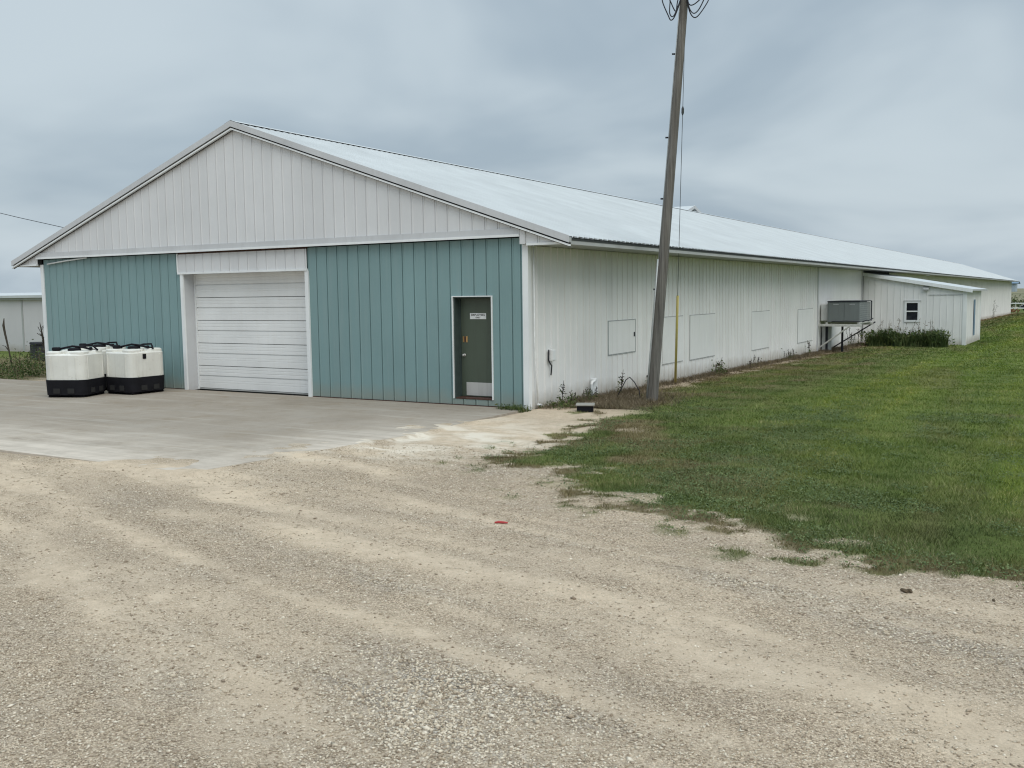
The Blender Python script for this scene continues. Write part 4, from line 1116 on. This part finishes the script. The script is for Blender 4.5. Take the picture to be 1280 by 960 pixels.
# ------------------------------------------------------------------ small things on and by the side wall
eb = thing('electrical_box', 'small white electrical box on the side wall near the corner', 'electrical box', (W + 0.026, 0.80, 0.93))
MB().cbox((0, 0, 0), (0.09, 0.15, 0.24), 0.01).build('box', M['pvc'], eb)
MB().cbox((0.091, 0.01, 0.02), (0.10, 0.14, 0.22), 0.004).build('cover', M['trim'], eb)
MB().tube([(0.02, -0.02, 0.24), (0.02, -0.03, 0.02), (0.03, 0.02, -0.05), (0.03, 0.09, -0.10), (0.02, 0.07, -0.3)], 0.014, 6).build('cable', M['cable'], eb)
dp = thing('conduit_pipe', 'thin white conduit pipe running down beside the barn corner', 'pipe', (W + 0.05, 0.17, 0.0))
MB().tube([(0, 0, SOFFIT), (0, 0.0, 1.3), (0.005, 0.03, 0.8), (0.01, 0.10, 0.06)], 0.014, 8).build('pipe', M['pvc'], dp)
MB().tube([(0.01, 0.08, 0.075), (0.03, 0.20, 0.05)], 0.03, 8).build('elbow', M['pvc'], dp)
vp = thing('vent_pipe', 'white plastic elbow pipe low on the side wall behind weeds', 'pipe', (W + 0.03, 2.42, 0.0))
MB().tube([(0, 0.45, 0.36), (0.10, 0.42, 0.36), (0.16, 0.2, 0.355), (0.16, 0.11, 0.34), (0.16, 0.10, 0.28), (0.16, 0.1, -0.05)], 0.034, 8).build('pipe', M['pvc'], vp)
MB().cbox((0.0, 0.36, 0.05), (0.07, 0.62, 0.40), 0.01).build('cover', M['trim'], vp)
MB().tube([(0.16, 0.1, 0.30), (0.16, 0.1, -0.05)], 0.037, 8).build('sleeve', M['galv'], vp)
ub = thing('ground_box', 'dark square ground box with weathered flat lid by the corner', 'utility box', (16.88, 0.30, gz(16.88, 0.30)), R(24))
b_ = MB()
for k in range(3): b_.cbox((-0.16 - 0.004 * (k % 2), -0.16, 0.05 * k - 0.03), (0.16, 0.16, 0.05 * k + 0.018), 0.004)
b_.build('body', M['black_plastic'], ub); MB().cbox((-0.185, -0.185, 0.122), (0.185, 0.185, 0.15), 0.006).build('lid', M['lid_grey'], ub)
sk_ = thing('bent_stake', 'bent thin metal stake in dry weeds left of the pole', 'stake', (16.45, 3.35, gz(16.45, 3.35)))
MB().tube([(-0.22, -0.15, -0.04), (-0.05, 0.05, 0.40), (0.02, 0.1, 0.46), (0.18, 0.0, 0.36), (0.34, -0.10, 0.18), (0.38, -0.12, -0.05)], 0.011, 6).build('rod', M['cable'], sk_)

# ------------------------------------------------------------------ plastic tanks
def tank(label, loc, rotz, w):
    t2 = thing('plastic_tank', label, 'tank', loc, rotz, 'white plastic tanks by the teal wall')
    b_ = MB(); r_ = 0.20
    b_.rsquare(w + 0.03, r_ + 0.01, 0.06, 0.42, 0.015, 0.0)
    h = w / 2
    for fx in (-1, 0, 1):
        for fy in (-1, 0, 1):
            a = 0.16 if fx and fy else 0.12
            cx, cy = fx * (h - 0.215), fy * (h - 0.215)
            if fx == 0 and fy == 0: continue
            b_.cbox((cx - a, cy - a, 0.0), (cx + a, cy + a, 0.059), 0.03)
    base = b_.build('base', M['black_plastic'], t2)
    # flat dark plates on each side, standing in for shaded fork pockets
    for k in range(4):
        a = k * math.pi / 2
        for u in (-0.18, 0.18):
            q_ = MB(); q_.box((u - 0.085, -h - 0.018, 0.10), (u + 0.085, -h - 0.010, 0.22))
            q_.build('pocket_shade', M['shadow_gap'], base, rotz=a)
    b_ = MB()
    b_.rsquare(w, r_, 0.421, 1.0, 0.0, 0.004, 7)
    b_.rsquare(w, r_, 1.0, 1.035, 0.004, 0.045, 7)
    body = b_.build('body', M['poly'], t2)
    for sx in (-1, 1):                              # raised corner shoulders
        for sy in (-1, 1):
            c = MB(); ww = w * 0.36
            c.rsquare(ww, 0.12, 0.99, 1.075, 0, 0.006, 5); c.rsquare(ww, 0.12, 1.075, 1.10, 0.006, 0.05, 5)
            c.build('shoulder', M['poly'], body, loc=(sx * (w / 2 - ww / 2 - 0.035), sy * (w / 2 - ww / 2 - 0.035), 0))
    # vertical moulding seams
    for k in range(4):
        a = k * math.pi / 2
        for u in (-w / 2 + r_, w / 2 - r_):
            MB().cbox((u - 0.012, -w / 2 - 0.008, 0.44), (u + 0.012, -w / 2 + 0.01, 0.955), 0.004).build('seam', M['poly'], body, rotz=a)
    nk = MB(); nk.tube([(0, 0, 0.99), (0, 0, 1.09)], 0.24, 20); nk.build('neck', M['poly'], body)
    ld = MB(); ld.tube([(0, 0, 1.091), (0, 0, 1.14), (0, 0, 1.155)], [0.15, 0.15, 0.12], 20); ld.build('lid', M['black_plastic'], t2)
    hs_ = MB(); hs_.tube([(-0.36, -0.10, 1.09), (-0.24, -0.16, 1.15), (-0.02, -0.05, 1.20), (0.18, 0.06, 1.17), (0.30, 0.18, 1.12), (0.38, 0.26, 1.09)], 0.026, 8)
    hs_.tube([(-0.1, 0.1, 1.12), (0.05, 0.24, 1.19), (0.30, 0.28, 1.20), (0.50, 0.16, 1.10)], 0.022, 8)
    hs_.tube([(-0.30, -0.18, 1.05), (-0.30, -0.18, 1.17)], 0.045, 8)
    hs_.build('hose', M['black_plastic'], t2)
    MB().cbox((-0.38, -0.34, 1.10), (-0.2, -0.22, 1.19), 0.02).build('valve', M['black_plastic'], t2)
    MB().cbox((0.30, 0.1, 1.10), (0.38, 0.17, 1.17), 0.02).build('valve', M['black_plastic'], t2)
    return t2
ta = tank('white plastic tank on black base, left of the pair and turned askew', (4.37, -2.18, 0.012), R(23.6), 1.04)
tb = tank('white plastic tank on black base, closer to the overhead door and square to the wall', (5.13, -1.07, 0.012), 0.0, 1.06)
tank('white plastic tank mostly hidden behind the other two against the teal wall', (3.42, -0.78, 0.012), 0.0, 1.04)
MB().cbox((0.532, -0.18, 0.86), (0.545, -0.08, 0.98), 0.004).build('fitting', M['black_plastic'], tb)

# ------------------------------------------------------------------ background, left
fs = thing('metal_shed', 'low white metal building far left behind the weeds', 'building', (-18.4, 11.0, 0))
b_ = MB(); b_.box((-30, 0, -0.4), (9, 9, 2.42)); b_.build('wall', M['far_white'], fs)
for k in range(8):
    x = -29 + k * 4.85
    MB().box((x, -0.02, -0.4), (x + 0.12, -0.001, 2.33)).build('batten', M['soffit'], fs)
b_ = MB(); b_.prism([(-0.25, 2.44), (4.5, 2.62), (9.3, 2.44), (9.3, 2.56), (4.5, 2.74), (-0.25, 2.56)], 0, -30.3, 9.3); b_.build('roof', M['roof'], fs)
b_ = MB(); b_.box((-30, -0.14, 2.34), (9.1, -0.022, 2.438)); b_.build('gutter', M['soffit'], fs)
sb_ = thing('storage_bin', 'low charcoal bin half hidden in weeds by the white building', 'bin', (-11.4, 7.6, gz(-11.4, 7.6)), R(-25))
b_ = MB(); b_.rsquare(1.7, 0.1, -0.05, 0.62, 0.03, 0.0, 4, 1.0); b_.build('body', M['dark_bin'], sb_)
b_ = MB(); b_.rsquare(1.78, 0.12, 0.622, 0.70, 0.0, 0.02, 4, 1.08); b_.build('lid', M['black_plastic'], sb_)
b_ = MB()
for k in range(6): b_.box((-0.7 + k * 0.27, -0.53, 0.02), (-0.62 + k * 0.27, -0.505, 0.6))
b_.build('rib', M['dark_bin'], sb_)

# ------------------------------------------------------------------ plants
def leaf_cloud(n_, fn, size, mat_, name, parent, up=0.3):
    """n_ small folded leaves; fn() gives a point"""
    vs_ = np.zeros((n_ * 4, 3)); fs_ = np.zeros((n_ * 6), int)
    for i_ in range(n_):
        p_ = Vector(fn())
        d1 = Vector((random.gauss(0, 1), random.gauss(0, 1), random.gauss(up, 0.7))).normalized()
        d2 = d1.orthogonal().normalized(); d2.rotate(Matrix.Rotation(random.uniform(0, 6.28), 3, d1))
        s_ = size * random.uniform(0.5, 1.4)
        q_ = [p_, p_ + d1 * s_ * 0.5 + d2 * s_ * 0.22, p_ + d1 * s_, p_ + d1 * s_ * 0.5 - d2 * s_ * 0.22]
        for j in range(4): vs_[i_ * 4 + j] = q_[j]
        fs_[i_ * 6:i_ * 6 + 6] = [i_ * 4, i_ * 4 + 1, i_ * 4 + 2, i_ * 4, i_ * 4 + 2, i_ * 4 + 3]
    me = np_mesh(name, vs_, fs_, 3, mat_)
    return link(bpy.data.objects.new(name, me), parent)
def strap_leaves(n_, rx, ry, h, mat_, name, parent, w_=0.022, bend=0.5, seg=3):
    """arching sword leaves rooted over an ellipse"""
    vs_, fs_ = [], []
    for i_ in range(n_):
        a = random.uniform(0, 6.28); r_ = math.sqrt(random.random())
        p_ = Vector((rx * r_ * math.cos(a), ry * r_ * math.sin(a), -0.02))
        az = random.uniform(0, 6.28); d_ = Vector((math.cos(az), math.sin(az), 0)); sv = Vector((-d_.y, d_.x, 0))
        ll = h * random.uniform(0.55, 1.15); bd = bend * random.uniform(0.3, 1.4)
        k = len(vs_)
        for s_ in range(seg + 1):
            t = s_ / seg
            c = p_ + Vector((0, 0, ll * (t - 0.28 * bd * t * t * 1.2))) + d_ * (ll * bd * t * t * 0.7)
            hw_ = w_ * (1 - t ** 2) * 0.5 + 0.001
            vs_ += [c - sv * hw_, c + sv * hw_]
        for s_ in range(seg):
            b0 = k + 2 * s_
            fs_.append((b0, b0 + 1, b0 + 3, b0 + 2))
    me = bpy.data.meshes.new(name); me.from_pydata([tuple(v_) for v_ in vs_], [], fs_); me.materials.append(mat_); me.update()
    return link(bpy.data.objects.new(name, me), parent)
def stalks(n_, rx, ry, h, mat_, name, parent, r_=0.006, heads=True, lean=0.12):
    b_ = MB()
    for i_ in range(n_):
        x, y = random.uniform(-rx, rx), random.uniform(-ry, ry)
        hh = h * random.uniform(0.55, 1.1); lx, ly = random.gauss(0, lean), random.gauss(0, lean)
        top = Vector((x + lx * hh, y + ly * hh, hh))
        b_.tube([(x, y, -0.03), (x + lx * hh * 0.4, y + ly * hh * 0.4, hh * 0.5), top], [r_, r_ * 0.9, r_ * 0.6], 4, True, False)
        if heads:
            for j in range(random.randint(4, 9)):
                t = random.uniform(0.45, 1.0)
                c = Vector((x + lx * hh * t, y + ly * hh * t, hh * t)); d_ = Vector((random.gauss(0, 1), random.gauss(0, 1), random.uniform(0.2, 1.2))).normalized()
                b_.tube([c, c + d_ * 0.10 * h * random.uniform(0.5, 1.2)], [r_ * 0.7, r_ * 1.3], 4, True, False)
    return b_.build(name, mat_, parent)

# flower bed in front of the shed: a row of clumps that read as one hedge-like planting
k = 0
for i_ in range(6):
    x = 16.55 + i_ * 0.56
    lab = ['leafy green daylily clump at the air conditioner end of the shed bed', 'second daylily clump from the air conditioner along the shed wall', 'daylily clump left of the shed window',
           'daylily clump under the shed window', 'daylily clump right of the shed window', 'daylily clump at the shed corner end of the bed'][i_]
    x += 0.3
    bt = thing('daylily', lab, 'plant', (x, 32.3 + 0.15 * math.sin(i_ * 2.1), gz(x, 32.3)), group='daylilies along the shed')
    strap_leaves(420, 0.46, 0.55, 0.82 + 0.16 * math.sin(i_ * 1.7), M['bush'], 'leaves', bt, 0.034, 0.75, 4)
    leaf_cloud(260, lambda: (random.gauss(0, 0.28), random.gauss(0, 0.24), random.uniform(0.05, 0.62 + 0.15 * math.sin(x * 3))), 0.16, M['weed'], 'foliage', bt, 0.8)
    stalks(5, 0.35, 0.25, 1.25, M['dry'], 'stems', bt, 0.007, True, 0.10)

# weeds along the barn
def weed(label, x, y, h, rx, ry, nl, ns, dark=False, leafmat='weed', lab_cat='weed', straps=0):
    z = gz(x, y)
    t2 = thing('weed', label, lab_cat, (x, y, z), group='weeds by the barn')
    if nl:
        leaf_cloud(nl, lambda: (random.gauss(0, rx * 0.5), random.gauss(0, ry * 0.5), abs(random.gauss(0, h * 0.38)) + 0.01), 0.045 + h * 0.05, M[leafmat], 'leaves', t2)
    if straps:
        strap_leaves(straps, rx, ry, h, M[leafmat], 'leaves', t2, 0.012, 0.8, 3)
    if ns:
        stalks(ns, rx * 0.6, ry * 0.6, h * 1.15, M['dark_stalk' if dark else 'dry'], 'stems', t2, 0.006 + h * 0.003)
    return t2
weed('low green grass tuft at the foot of the teal wall corner', 15.55, -0.22, 0.20, 0.42, 0.16, 120, 0, straps=260)
weed('tall dark weed against the side wall near the corner', 16.0, 0.95, 0.46, 0.06, 0.08, 50, 3, True)
weed('yellow green weed patch between corner and ground box', 16.15, 0.75, 0.16, 0.34, 0.55, 420, 4)
weed('thin weed stems in front of the side wall, second from the corner', 15.98, 1.55, 0.24, 0.14, 0.32, 120, 4, True)
weed('weed under the white elbow pipe', 16.0, 2.3, 0.26, 0.18, 0.5, 160, 6, True)
weed('dark dead weed left of the bent stake', 15.98, 4.0, 0.50, 0.05, 0.08, 40, 3, True)
weed('small weed just right of the utility pole foot', 15.96, 6.2, 0.36, 0.12, 0.35, 60, 5, True)
weed('leafy green weed clump right of the yellow guy guard', 16.02, 11.2, 0.42, 0.18, 0.55, 260, 5)
weed('sparse dry weed below the third wall patch', 15.98, 14.9, 0.30, 0.1, 0.8, 40, 7, True)
weed('short dry weed against the wall before the trim strip', 15.98, 19.6, 0.30, 0.1, 1.2, 60, 9, True)
weed('tall single weed just before the upright trim strip', 15.98, 22.6, 0.55, 0.08, 0.6, 30, 4, True)
weed('dark dead weed under the air conditioner platform', 16.0, 30.4, 0.75, 0.12, 1.1, 60, 6, True)
weed('dark dead weed farther right under the platform end', 16.0, 32.8, 0.85, 0.15, 0.7, 60, 5, True)
weed('upright dark weed beyond the shed on the far wall', 16.1, 98, 2.0, 0.15, 0.3, 30, 3, True)
weed('second dark weed beyond the shed on the far wall', 16.1, 118, 1.9, 0.15, 0.3, 30, 3, True)
# the rank growth left of the barn
LW = [('tall rank green weed mass at the left picture edge', -4.6, 1.6, 0.62, 0.8, 0.7, 900, 6), ('bushy green weed beside the barn left corner', -2.9, 1.3, 0.55, 0.6, 0.6, 800, 8),
      ('weed mass growing behind the corner weeds', -3.9, 3.0, 0.70, 0.8, 0.7, 800, 8), ('olive green weeds in front of the charcoal bin', -6.6, 3.9, 0.75, 1.1, 0.9, 900, 8), ('brownish weeds at the barn left corner post', -1.15, 1.6, 0.8, 0.3, 0.7, 350, 10)]
LW += [('low weed fringe along the left slab edge', -2.6, 0.35, 0.34, 0.9, 0.35, 500, 8), ('low dry weeds at the far left slab edge', -4.4, 0.35, 0.34, 0.9, 0.4, 500, 10)]
for a in LW: weed(*a)
dd_ = thing('dead_stalk', 'tall bare dead stalk left of the charcoal bin', 'dead plant', (-6.9, 3.1, gz(-6.9, 3.1)), group='dead stalks left of the barn')
MB().tube([(0.25, 0, 0), (0.12, 0, 0.6), (-0.05, 0, 1.2), (-0.12, 0, 1.5), (-0.06, 0, 1.75)], [0.03, 0.028, 0.04, 0.045, 0.015], 6).build('stem', M['dark_stalk'], dd_)
MB().tube([(0.12, 0, 0.6), (-0.05, -0.02, 0.78), (-0.22, -0.02, 0.80)], [0.018, 0.014, 0.008], 5).build('branch', M['dark_stalk'], dd_)
dd_ = thing('dead_stalk', 'branched dead seed stalk right against the barn left corner', 'dead plant', (-1.2, 0.75, gz(-1.2, 0.75)), group='dead stalks left of the barn')
b_ = MB()
b_.tube([(0.12, 0, 0), (0.06, 0, 0.7), (-0.08, 0, 1.25), (-0.18, 0, 1.68)], [0.022, 0.025, 0.03, 0.01], 6)
b_.tube([(0.20, 0.05, 0), (0.15, 0.05, 0.9), (0.13, 0.05, 1.35)], [0.03, 0.045, 0.012], 6)
for k in range(26):
    z = random.uniform(0.45, 1.5); x = 0.1 - 0.17 * z + random.gauss(0, 0.02)
    b_.tube([(x, 0, z), (x + random.choice((-1, 1)) * random.uniform(0.06, 0.22), random.gauss(0, 0.08), z + random.uniform(0.02, 0.16))], [0.008, 0.012], 4)
b_.build('stem', M['dark_stalk'], dd_)

# ------------------------------------------------------------------ far right beyond the barn
ms = thing('machine_shed', 'blue roofed farm building on the horizon past the far barn end', 'building', (0, 1200, -2.0))
MB().box((-90, 0, -0.5), (-36, 40, 8.6)).build('wall', M['blue_wall'], ms)
b_ = MB(); b_.prism([(-2, 8.7), (20, 11.0), (42, 8.7), (42, 9.4), (20, 11.8), (-2, 9.4)], 0, -92, -33); b_.build('roof', M['blue_far'], ms)
fe = thing('board_fence', 'white rail fence beyond the far end of the barn', 'fence', (0, 181, -2.03))
for x in (13.4, 15.4, 17.4, 19.4, 21.4):
    MB().cbox((x, 0, -0.2), (x + 0.13, 0.13, 1.72), 0.01).build('post', M['wood_new'], fe)
for z in (1.42, 0.55):
    MB().cbox((13.2, -0.06, z), (21.8, -0.005, z + 0.2), 0.01).build('rail', M['trim'], fe)
cr_ = thing('parked_car', 'dark car parked past the white rail fence', 'car', (18.0, 190, -2.03), R(8))
b_ = MB(); b_.prism([(-2.2, 0.35), (2.2, 0.35), (2.25, 0.75), (1.2, 0.95), (-2.1, 1.0), (-2.25, 0.7)], 1, -0.85, 0.85); b_.build('body', M['car'], cr_)
b_ = MB(); b_.prism([(-1.9, 1.0), (1.1, 0.96), (0.4, 1.5), (-1.3, 1.52)], 1, -0.75, 0.75); b_.build('cabin', M['glass'], cr_)
for x in (-1.4, 1.4):
    for y in (-0.86, 0.66):
        MB().tube([(x, y, 0.33), (x, y + 0.2, 0.33)], 0.33, 14).build('wheel', M['rubber'], cr_)
ru = thing('scrap_pile', 'rusty brown scrap pile at the far barn corner', 'scrap pile', (15.2, 177.5, -2.03))
b_ = MB()
for k in range(14):
    x, y = random.uniform(-0.9, 0.9), random.uniform(-0.6, 0.6); h = random.uniform(0.2, 0.8) * (1 - abs(x) / 1.6)
    b_.tube([(x, y, 0), (x + random.uniform(-0.7, 0.7), y + random.uniform(-0.4, 0.4), h + 0.12)], random.uniform(0.05, 0.13), 6, False)
b_.build('scrap', M['rust_pile'], ru)
for x, y, h, s_, lb in ((13.0, 206, 2.4, 2.2, 'dark scrubby bush just past the far barn end'), (16.6, 208, 2.2, 2.4, 'dark scrubby bush behind the white rail fence'), (21.5, 206, 2.3, 3.0, 'dark scrubby bush beyond the parked car')):
    t2 = thing('bush', lb, 'bush', (x, y, -2.05), group='scrub beyond the barn')
    leaf_cloud(700, lambda: (random.gauss(0, s_ * 0.45), random.gauss(0, s_ * 0.3), abs(random.gauss(h * 0.5, h * 0.25))), 0.45, M['bush'], 'crown', t2)
    stalks(8, s_ * 0.4, s_ * 0.2, h * 0.9, M['dark_stalk'], 'stems', t2, 0.03, False)

# ------------------------------------------------------------------ bits lying on the gravel
rs = thing('plastic_scrap', 'small red plastic strip lying on the gravel', 'litter', (20.57, -9.08, gz(20.57, -9.08) + 0.004), R(20))
MB().tube([(-0.06, 0, 0.008), (-0.02, 0.012, 0.012), (0.03, 0.008, 0.010), (0.07, -0.006, 0.012)], [0.008, 0.013, 0.012, 0.007], 6).build('strip', M['red'], rs)
def clod(label, x, y, s_):
    t2 = thing('dirt_clod', label, 'dirt clod', (x, y, gz(x, y)), random.uniform(0, 3), 'dark clods on the gravel')
    b_ = MB()
    for k in range(7):
        px, py = random.gauss(0, s_ * 0.4), random.gauss(0, s_ * 0.3); r_ = s_ * random.uniform(0.25, 0.5)
        b_.tube([(px - r_, py, r_ * 0.3), (px - r_ * 0.4, py + r_ * 0.1, r_ * 0.6), (px + r_ * 0.5, py, r_ * 0.5), (px + r_, py, r_ * 0.25)], [r_ * 0.2, r_ * 0.55, r_ * 0.5, r_ * 0.15], 6)
    b_.build('clod', M['soil'], t2)
clod('dark brown dirt clod on the gravel near the lawn edge', 24.29, -9.60, 0.05)
clod('small dark clod on the gravel at the right picture edge', 24.85, -9.52, 0.03)

# ------------------------------------------------------------------ loose stones (stuff)
def stones(n_):
    # density falls away from the camera; more of them where the gravel is coarse
    ang = rng.uniform(-0.62, 0.62, n_ * 3) ; rad = 3.4 + 11.5 * rng.random(n_ * 3) ** 1.25
    az = math.atan2(cf.x, cf.y) + ang
    x = CAM.x + np.sin(az) * rad; y = CAM.y + np.cos(az) * rad
    g, du, crs, _ = masks(x, y)
    onslab = (x < SLAB_X + 0.02) & (y > SLAB_Y - 0.02)
    keep = (rng.random(len(x)) < (0.27 + 0.80 * crs - 0.20 * du)) & (g < 0.6) & ~onslab
    x, y, crs, rad = x[keep][:n_], y[keep][:n_], crs[keep][:n_], rad[keep][:n_]
    k = len(x)
    s_ = (0.0036 + 0.0060 * rng.random(k) ** 2.4 + 0.0035 * crs * rng.random(k)) * (1 + 0.05 * (rad - 3.4))
    big = rng.random(k) < 0.012
    s_ = np.where(big, s_ * rng.uniform(1.4, 2.1, k), s_)
    z = ground_h(x, y)
    octv = np.array([(1, 0, 0), (-1, 0, 0), (0, 1, 0), (0, -1, 0), (0, 0, 1), (0, 0, -1)], float)
    octf = np.array([(0, 2, 4), (2, 1, 4), (1, 3, 4), (3, 0, 4), (2, 0, 5), (1, 2, 5), (3, 1, 5), (0, 3, 5)])
    v = octv[None] * (1 + rng.uniform(-0.35, 0.35, (k, 6, 3))) + rng.uniform(-0.3, 0.3, (k, 6, 3))
    v *= np.stack([rng.uniform(0.9, 1.6, k), rng.uniform(0.7, 1.1, k), rng.uniform(0.35, 0.75, k)], 1)[:, None, :]
    a = rng.uniform(0, 6.28, k); c, s2 = np.cos(a)[:, None], np.sin(a)[:, None]
    vx = v[:, :, 0] * c - v[:, :, 1] * s2; vy = v[:, :, 0] * s2 + v[:, :, 1] * c
    V = np.stack([vx, vy, v[:, :, 2]], 2) * s_[:, None, None] + np.stack([x, y, z + s_ * 0.25], 1)[:, None, :]
    F = (octf[None] + (np.arange(k) * 6)[:, None, None]).ravel()
    return np_mesh('gravel_stones', V.reshape(-1, 3), F, 3, M['stone'])
gs = link(bpy.data.objects.new('gravel_stones', stones(150000)))
tag(gs, 'loose crushed stones lying on the gravel yard', None, None, 'stuff')

# ------------------------------------------------------------------ lawn blades (stuff)
def blades(n_, r0, r1, pw, h0, h1, w_, amin=-0.75, amax=0.75, maskmin=0.35):
    ang = rng.uniform(amin, amax, n_); rad = r0 + (r1 - r0) * rng.random(n_) ** pw
    az = math.atan2(cf.x, cf.y) + ang
    x = CAM.x + np.sin(az) * rad; y = CAM.y + np.cos(az) * rad
    g, du, crs, dry = masks(x, y)
    inb = (x < W + 0.06) & (x > -0.1) & (y > -0.05) & (y < L)
    ins = (x > W) & (x < SX1 + 0.1) & (y > SY0 - 0.02) & (y < SY1 + 0.1)
    onslab = (x < SLAB_X + 0.02) & (y > SLAB_Y) & (y < 0.1)
    ok = (rng.random(n_) < np.clip(g * 1.5 - 0.25, 0, 1) ** 1.3) & ~inb & ~ins & ~onslab & (x > 10)
    ok &= rng.random(n_) > dry * 0.35
    x, y, dry, rad, g = x[ok], y[ok], dry[ok], rad[ok], g[ok]
    k = len(x)
    tuft = fbm(x * 3.0, y * 3.0, 91, 3); patch_ = fbm(x * 0.8, y * 0.8, 93, 3)
    h = rng.uniform(h0, h1, k) * (0.45 + 1.1 * tuft) * (0.6 + 0.8 * patch_) * (0.5 + 0.5 * np.clip(g * 1.3, 0, 1))
    w = w_ * rng.uniform(0.6, 1.4, k) * (1 + 0.045 * (rad - r0))
    z = ground_h(x, y) - 0.006
    a = rng.uniform(0, 6.28, k); la = rng.uniform(0, 6.28, k); ll = h * rng.uniform(0.25, 1.15, k)
    V = np.zeros((k, 3, 3))
    V[:, 0] = np.stack([x - np.cos(a) * w, y - np.sin(a) * w, z], 1)
    V[:, 1] = np.stack([x + np.cos(a) * w, y + np.sin(a) * w, z], 1)
    V[:, 2] = np.stack([x + np.cos(la) * ll, y + np.sin(la) * ll, z + h], 1)
    sdg = signed_dist(x, y, GRASS_POLY)
    lush = sstep(1.5, 5.5, sdg + 3.0 * (patch_ - 0.5)) * (0.65 + 0.35 * sstep(0.35, 0.6, fbm((x - 0.05 * y) * 0.9, y * 0.06, 71, 3)))
    return V, dry, lush
parts = [blades(420000, 6.0, 17.0, 0.9, 0.020, 0.055, 0.0032, -0.15, 0.95), blades(280000, 16.5, 34.0, 1.0, 0.025, 0.055, 0.006, -0.15, 0.8), blades(240000, 33.0, 75.0, 1.0, 0.03, 0.06, 0.014, 0.0, 0.75), blades(110000, 75.0, 190.0, 1.0, 0.05, 0.09, 0.04, 0.2, 0.62)]
V = np.concatenate([p_[0] for p_ in parts]); dr = np.concatenate([p_[1] for p_ in parts])
lm_ = np_mesh('lawn_grass', V.reshape(-1, 3), np.arange(len(V) * 3), 3, M['blades'])
lu = np.concatenate([p_[2] for p_ in parts])
at_ = lm_.attributes.new('lush', 'FLOAT', 'POINT'); at_.data.foreach_set('value', np.repeat(np.clip(lu, 0, 1), 3).astype(np.float32))
at_ = lm_.attributes.new('dryness', 'FLOAT', 'POINT')
at_.data.foreach_set('value', np.repeat(np.clip(dr, 0, 1), 3).astype(np.float32))
lg = link(bpy.data.objects.new('lawn_grass', lm_)); tag(lg, 'short mown grass of the lawn beside the barn', None, None, 'stuff')
# dry trash along the wall foot
def wall_trash(n_):
    y = rng.uniform(0.2, 34, n_) ** 1.0; x = W + 0.05 + np.abs(rng.normal(0, 0.22, n_))
    y2 = rng.normal(2.4, 1.1, n_ // 3); x2 = rng.normal(16.9, 0.5, n_ // 3)
    x = np.concatenate([x, np.maximum(x2, W + 0.08)]); y = np.concatenate([y, np.maximum(y2, 0.9)]); k = len(x)
    h = rng.uniform(0.03, 0.16, k) * (0.4 + fbm(x * 2, y * 2, 5, 2)); w = rng.uniform(0.003, 0.007, k) * (1 + y * 0.04)
    a = rng.uniform(0, 6.28, k); la = rng.uniform(0, 6.28, k); z = ground_h(x, y) - 0.005; ll = h * rng.uniform(0.3, 1.6, k)
    V = np.zeros((k, 3, 3))
    V[:, 0] = np.stack([x - np.cos(a) * w, y - np.sin(a) * w, z], 1); V[:, 1] = np.stack([x + np.cos(a) * w, y + np.sin(a) * w, z], 1)
    V[:, 2] = np.stack([np.maximum(x + np.cos(la) * ll, W + 0.04), y + np.sin(la) * ll, z + h], 1)
    return np_mesh('dry_grass', V.reshape(-1, 3), np.arange(k * 3), 3, M['dry'])
dg_ = link(bpy.data.objects.new('dry_grass', wall_trash(16000))); tag(dg_, 'dry brown grass along the foot of the side wall', None, None, 'stuff')

# low broadleaf weeds in the near lawn
def clover(n_):
    x = rng.uniform(17.5, 29, n_); y = rng.uniform(-9.2, 3, n_)
    g, du, crs, dry = masks(x, y)
    pt = fbm(x * 1.6 + 3, y * 1.6, 81, 4)
    ok = (rng.random(n_) < np.clip(g * 1.4 - 0.2, 0, 1) * sstep(0.47, 0.62, pt)) & ~((x < W + 0.1) & (y > -0.05))
    x, y = x[ok], y[ok]; k = len(x)
    z = ground_h(x, y) + rng.uniform(0.008, 0.05, k); s_ = rng.uniform(0.006, 0.015, k)
    a = rng.uniform(0, 6.28, k); t1 = rng.normal(0, 0.35, k); t2 = rng.normal(0, 0.35, k)
    V = np.zeros((k, 4, 3)); c, s2 = np.cos(a), np.sin(a)
    for j, (pu, pv) in enumerate(((-1, 0), (0, -0.7), (1, 0), (0, 0.7))):
        V[:, j] = np.stack([x + (pu * c - pv * s2) * s_, y + (pu * s2 + pv * c) * s_, z + (pu * t1 + pv * t2) * s_], 1)
    return np_mesh('clover', V.reshape(-1, 3), np.arange(k * 4), 4, M['clover'])
M['clover'] = leaf_mat('clover_leaves', [(0.25, (0.050, 0.078, 0.024)), (0.6, (0.10, 0.148, 0.048)), (0.9, (0.20, 0.24, 0.10))], 0.55, 0.1, 2.5)
cl_ = link(bpy.data.objects.new('clover', clover(200000))); tag(cl_, 'low broadleaf weeds spread through the near lawn', None, None, 'stuff')
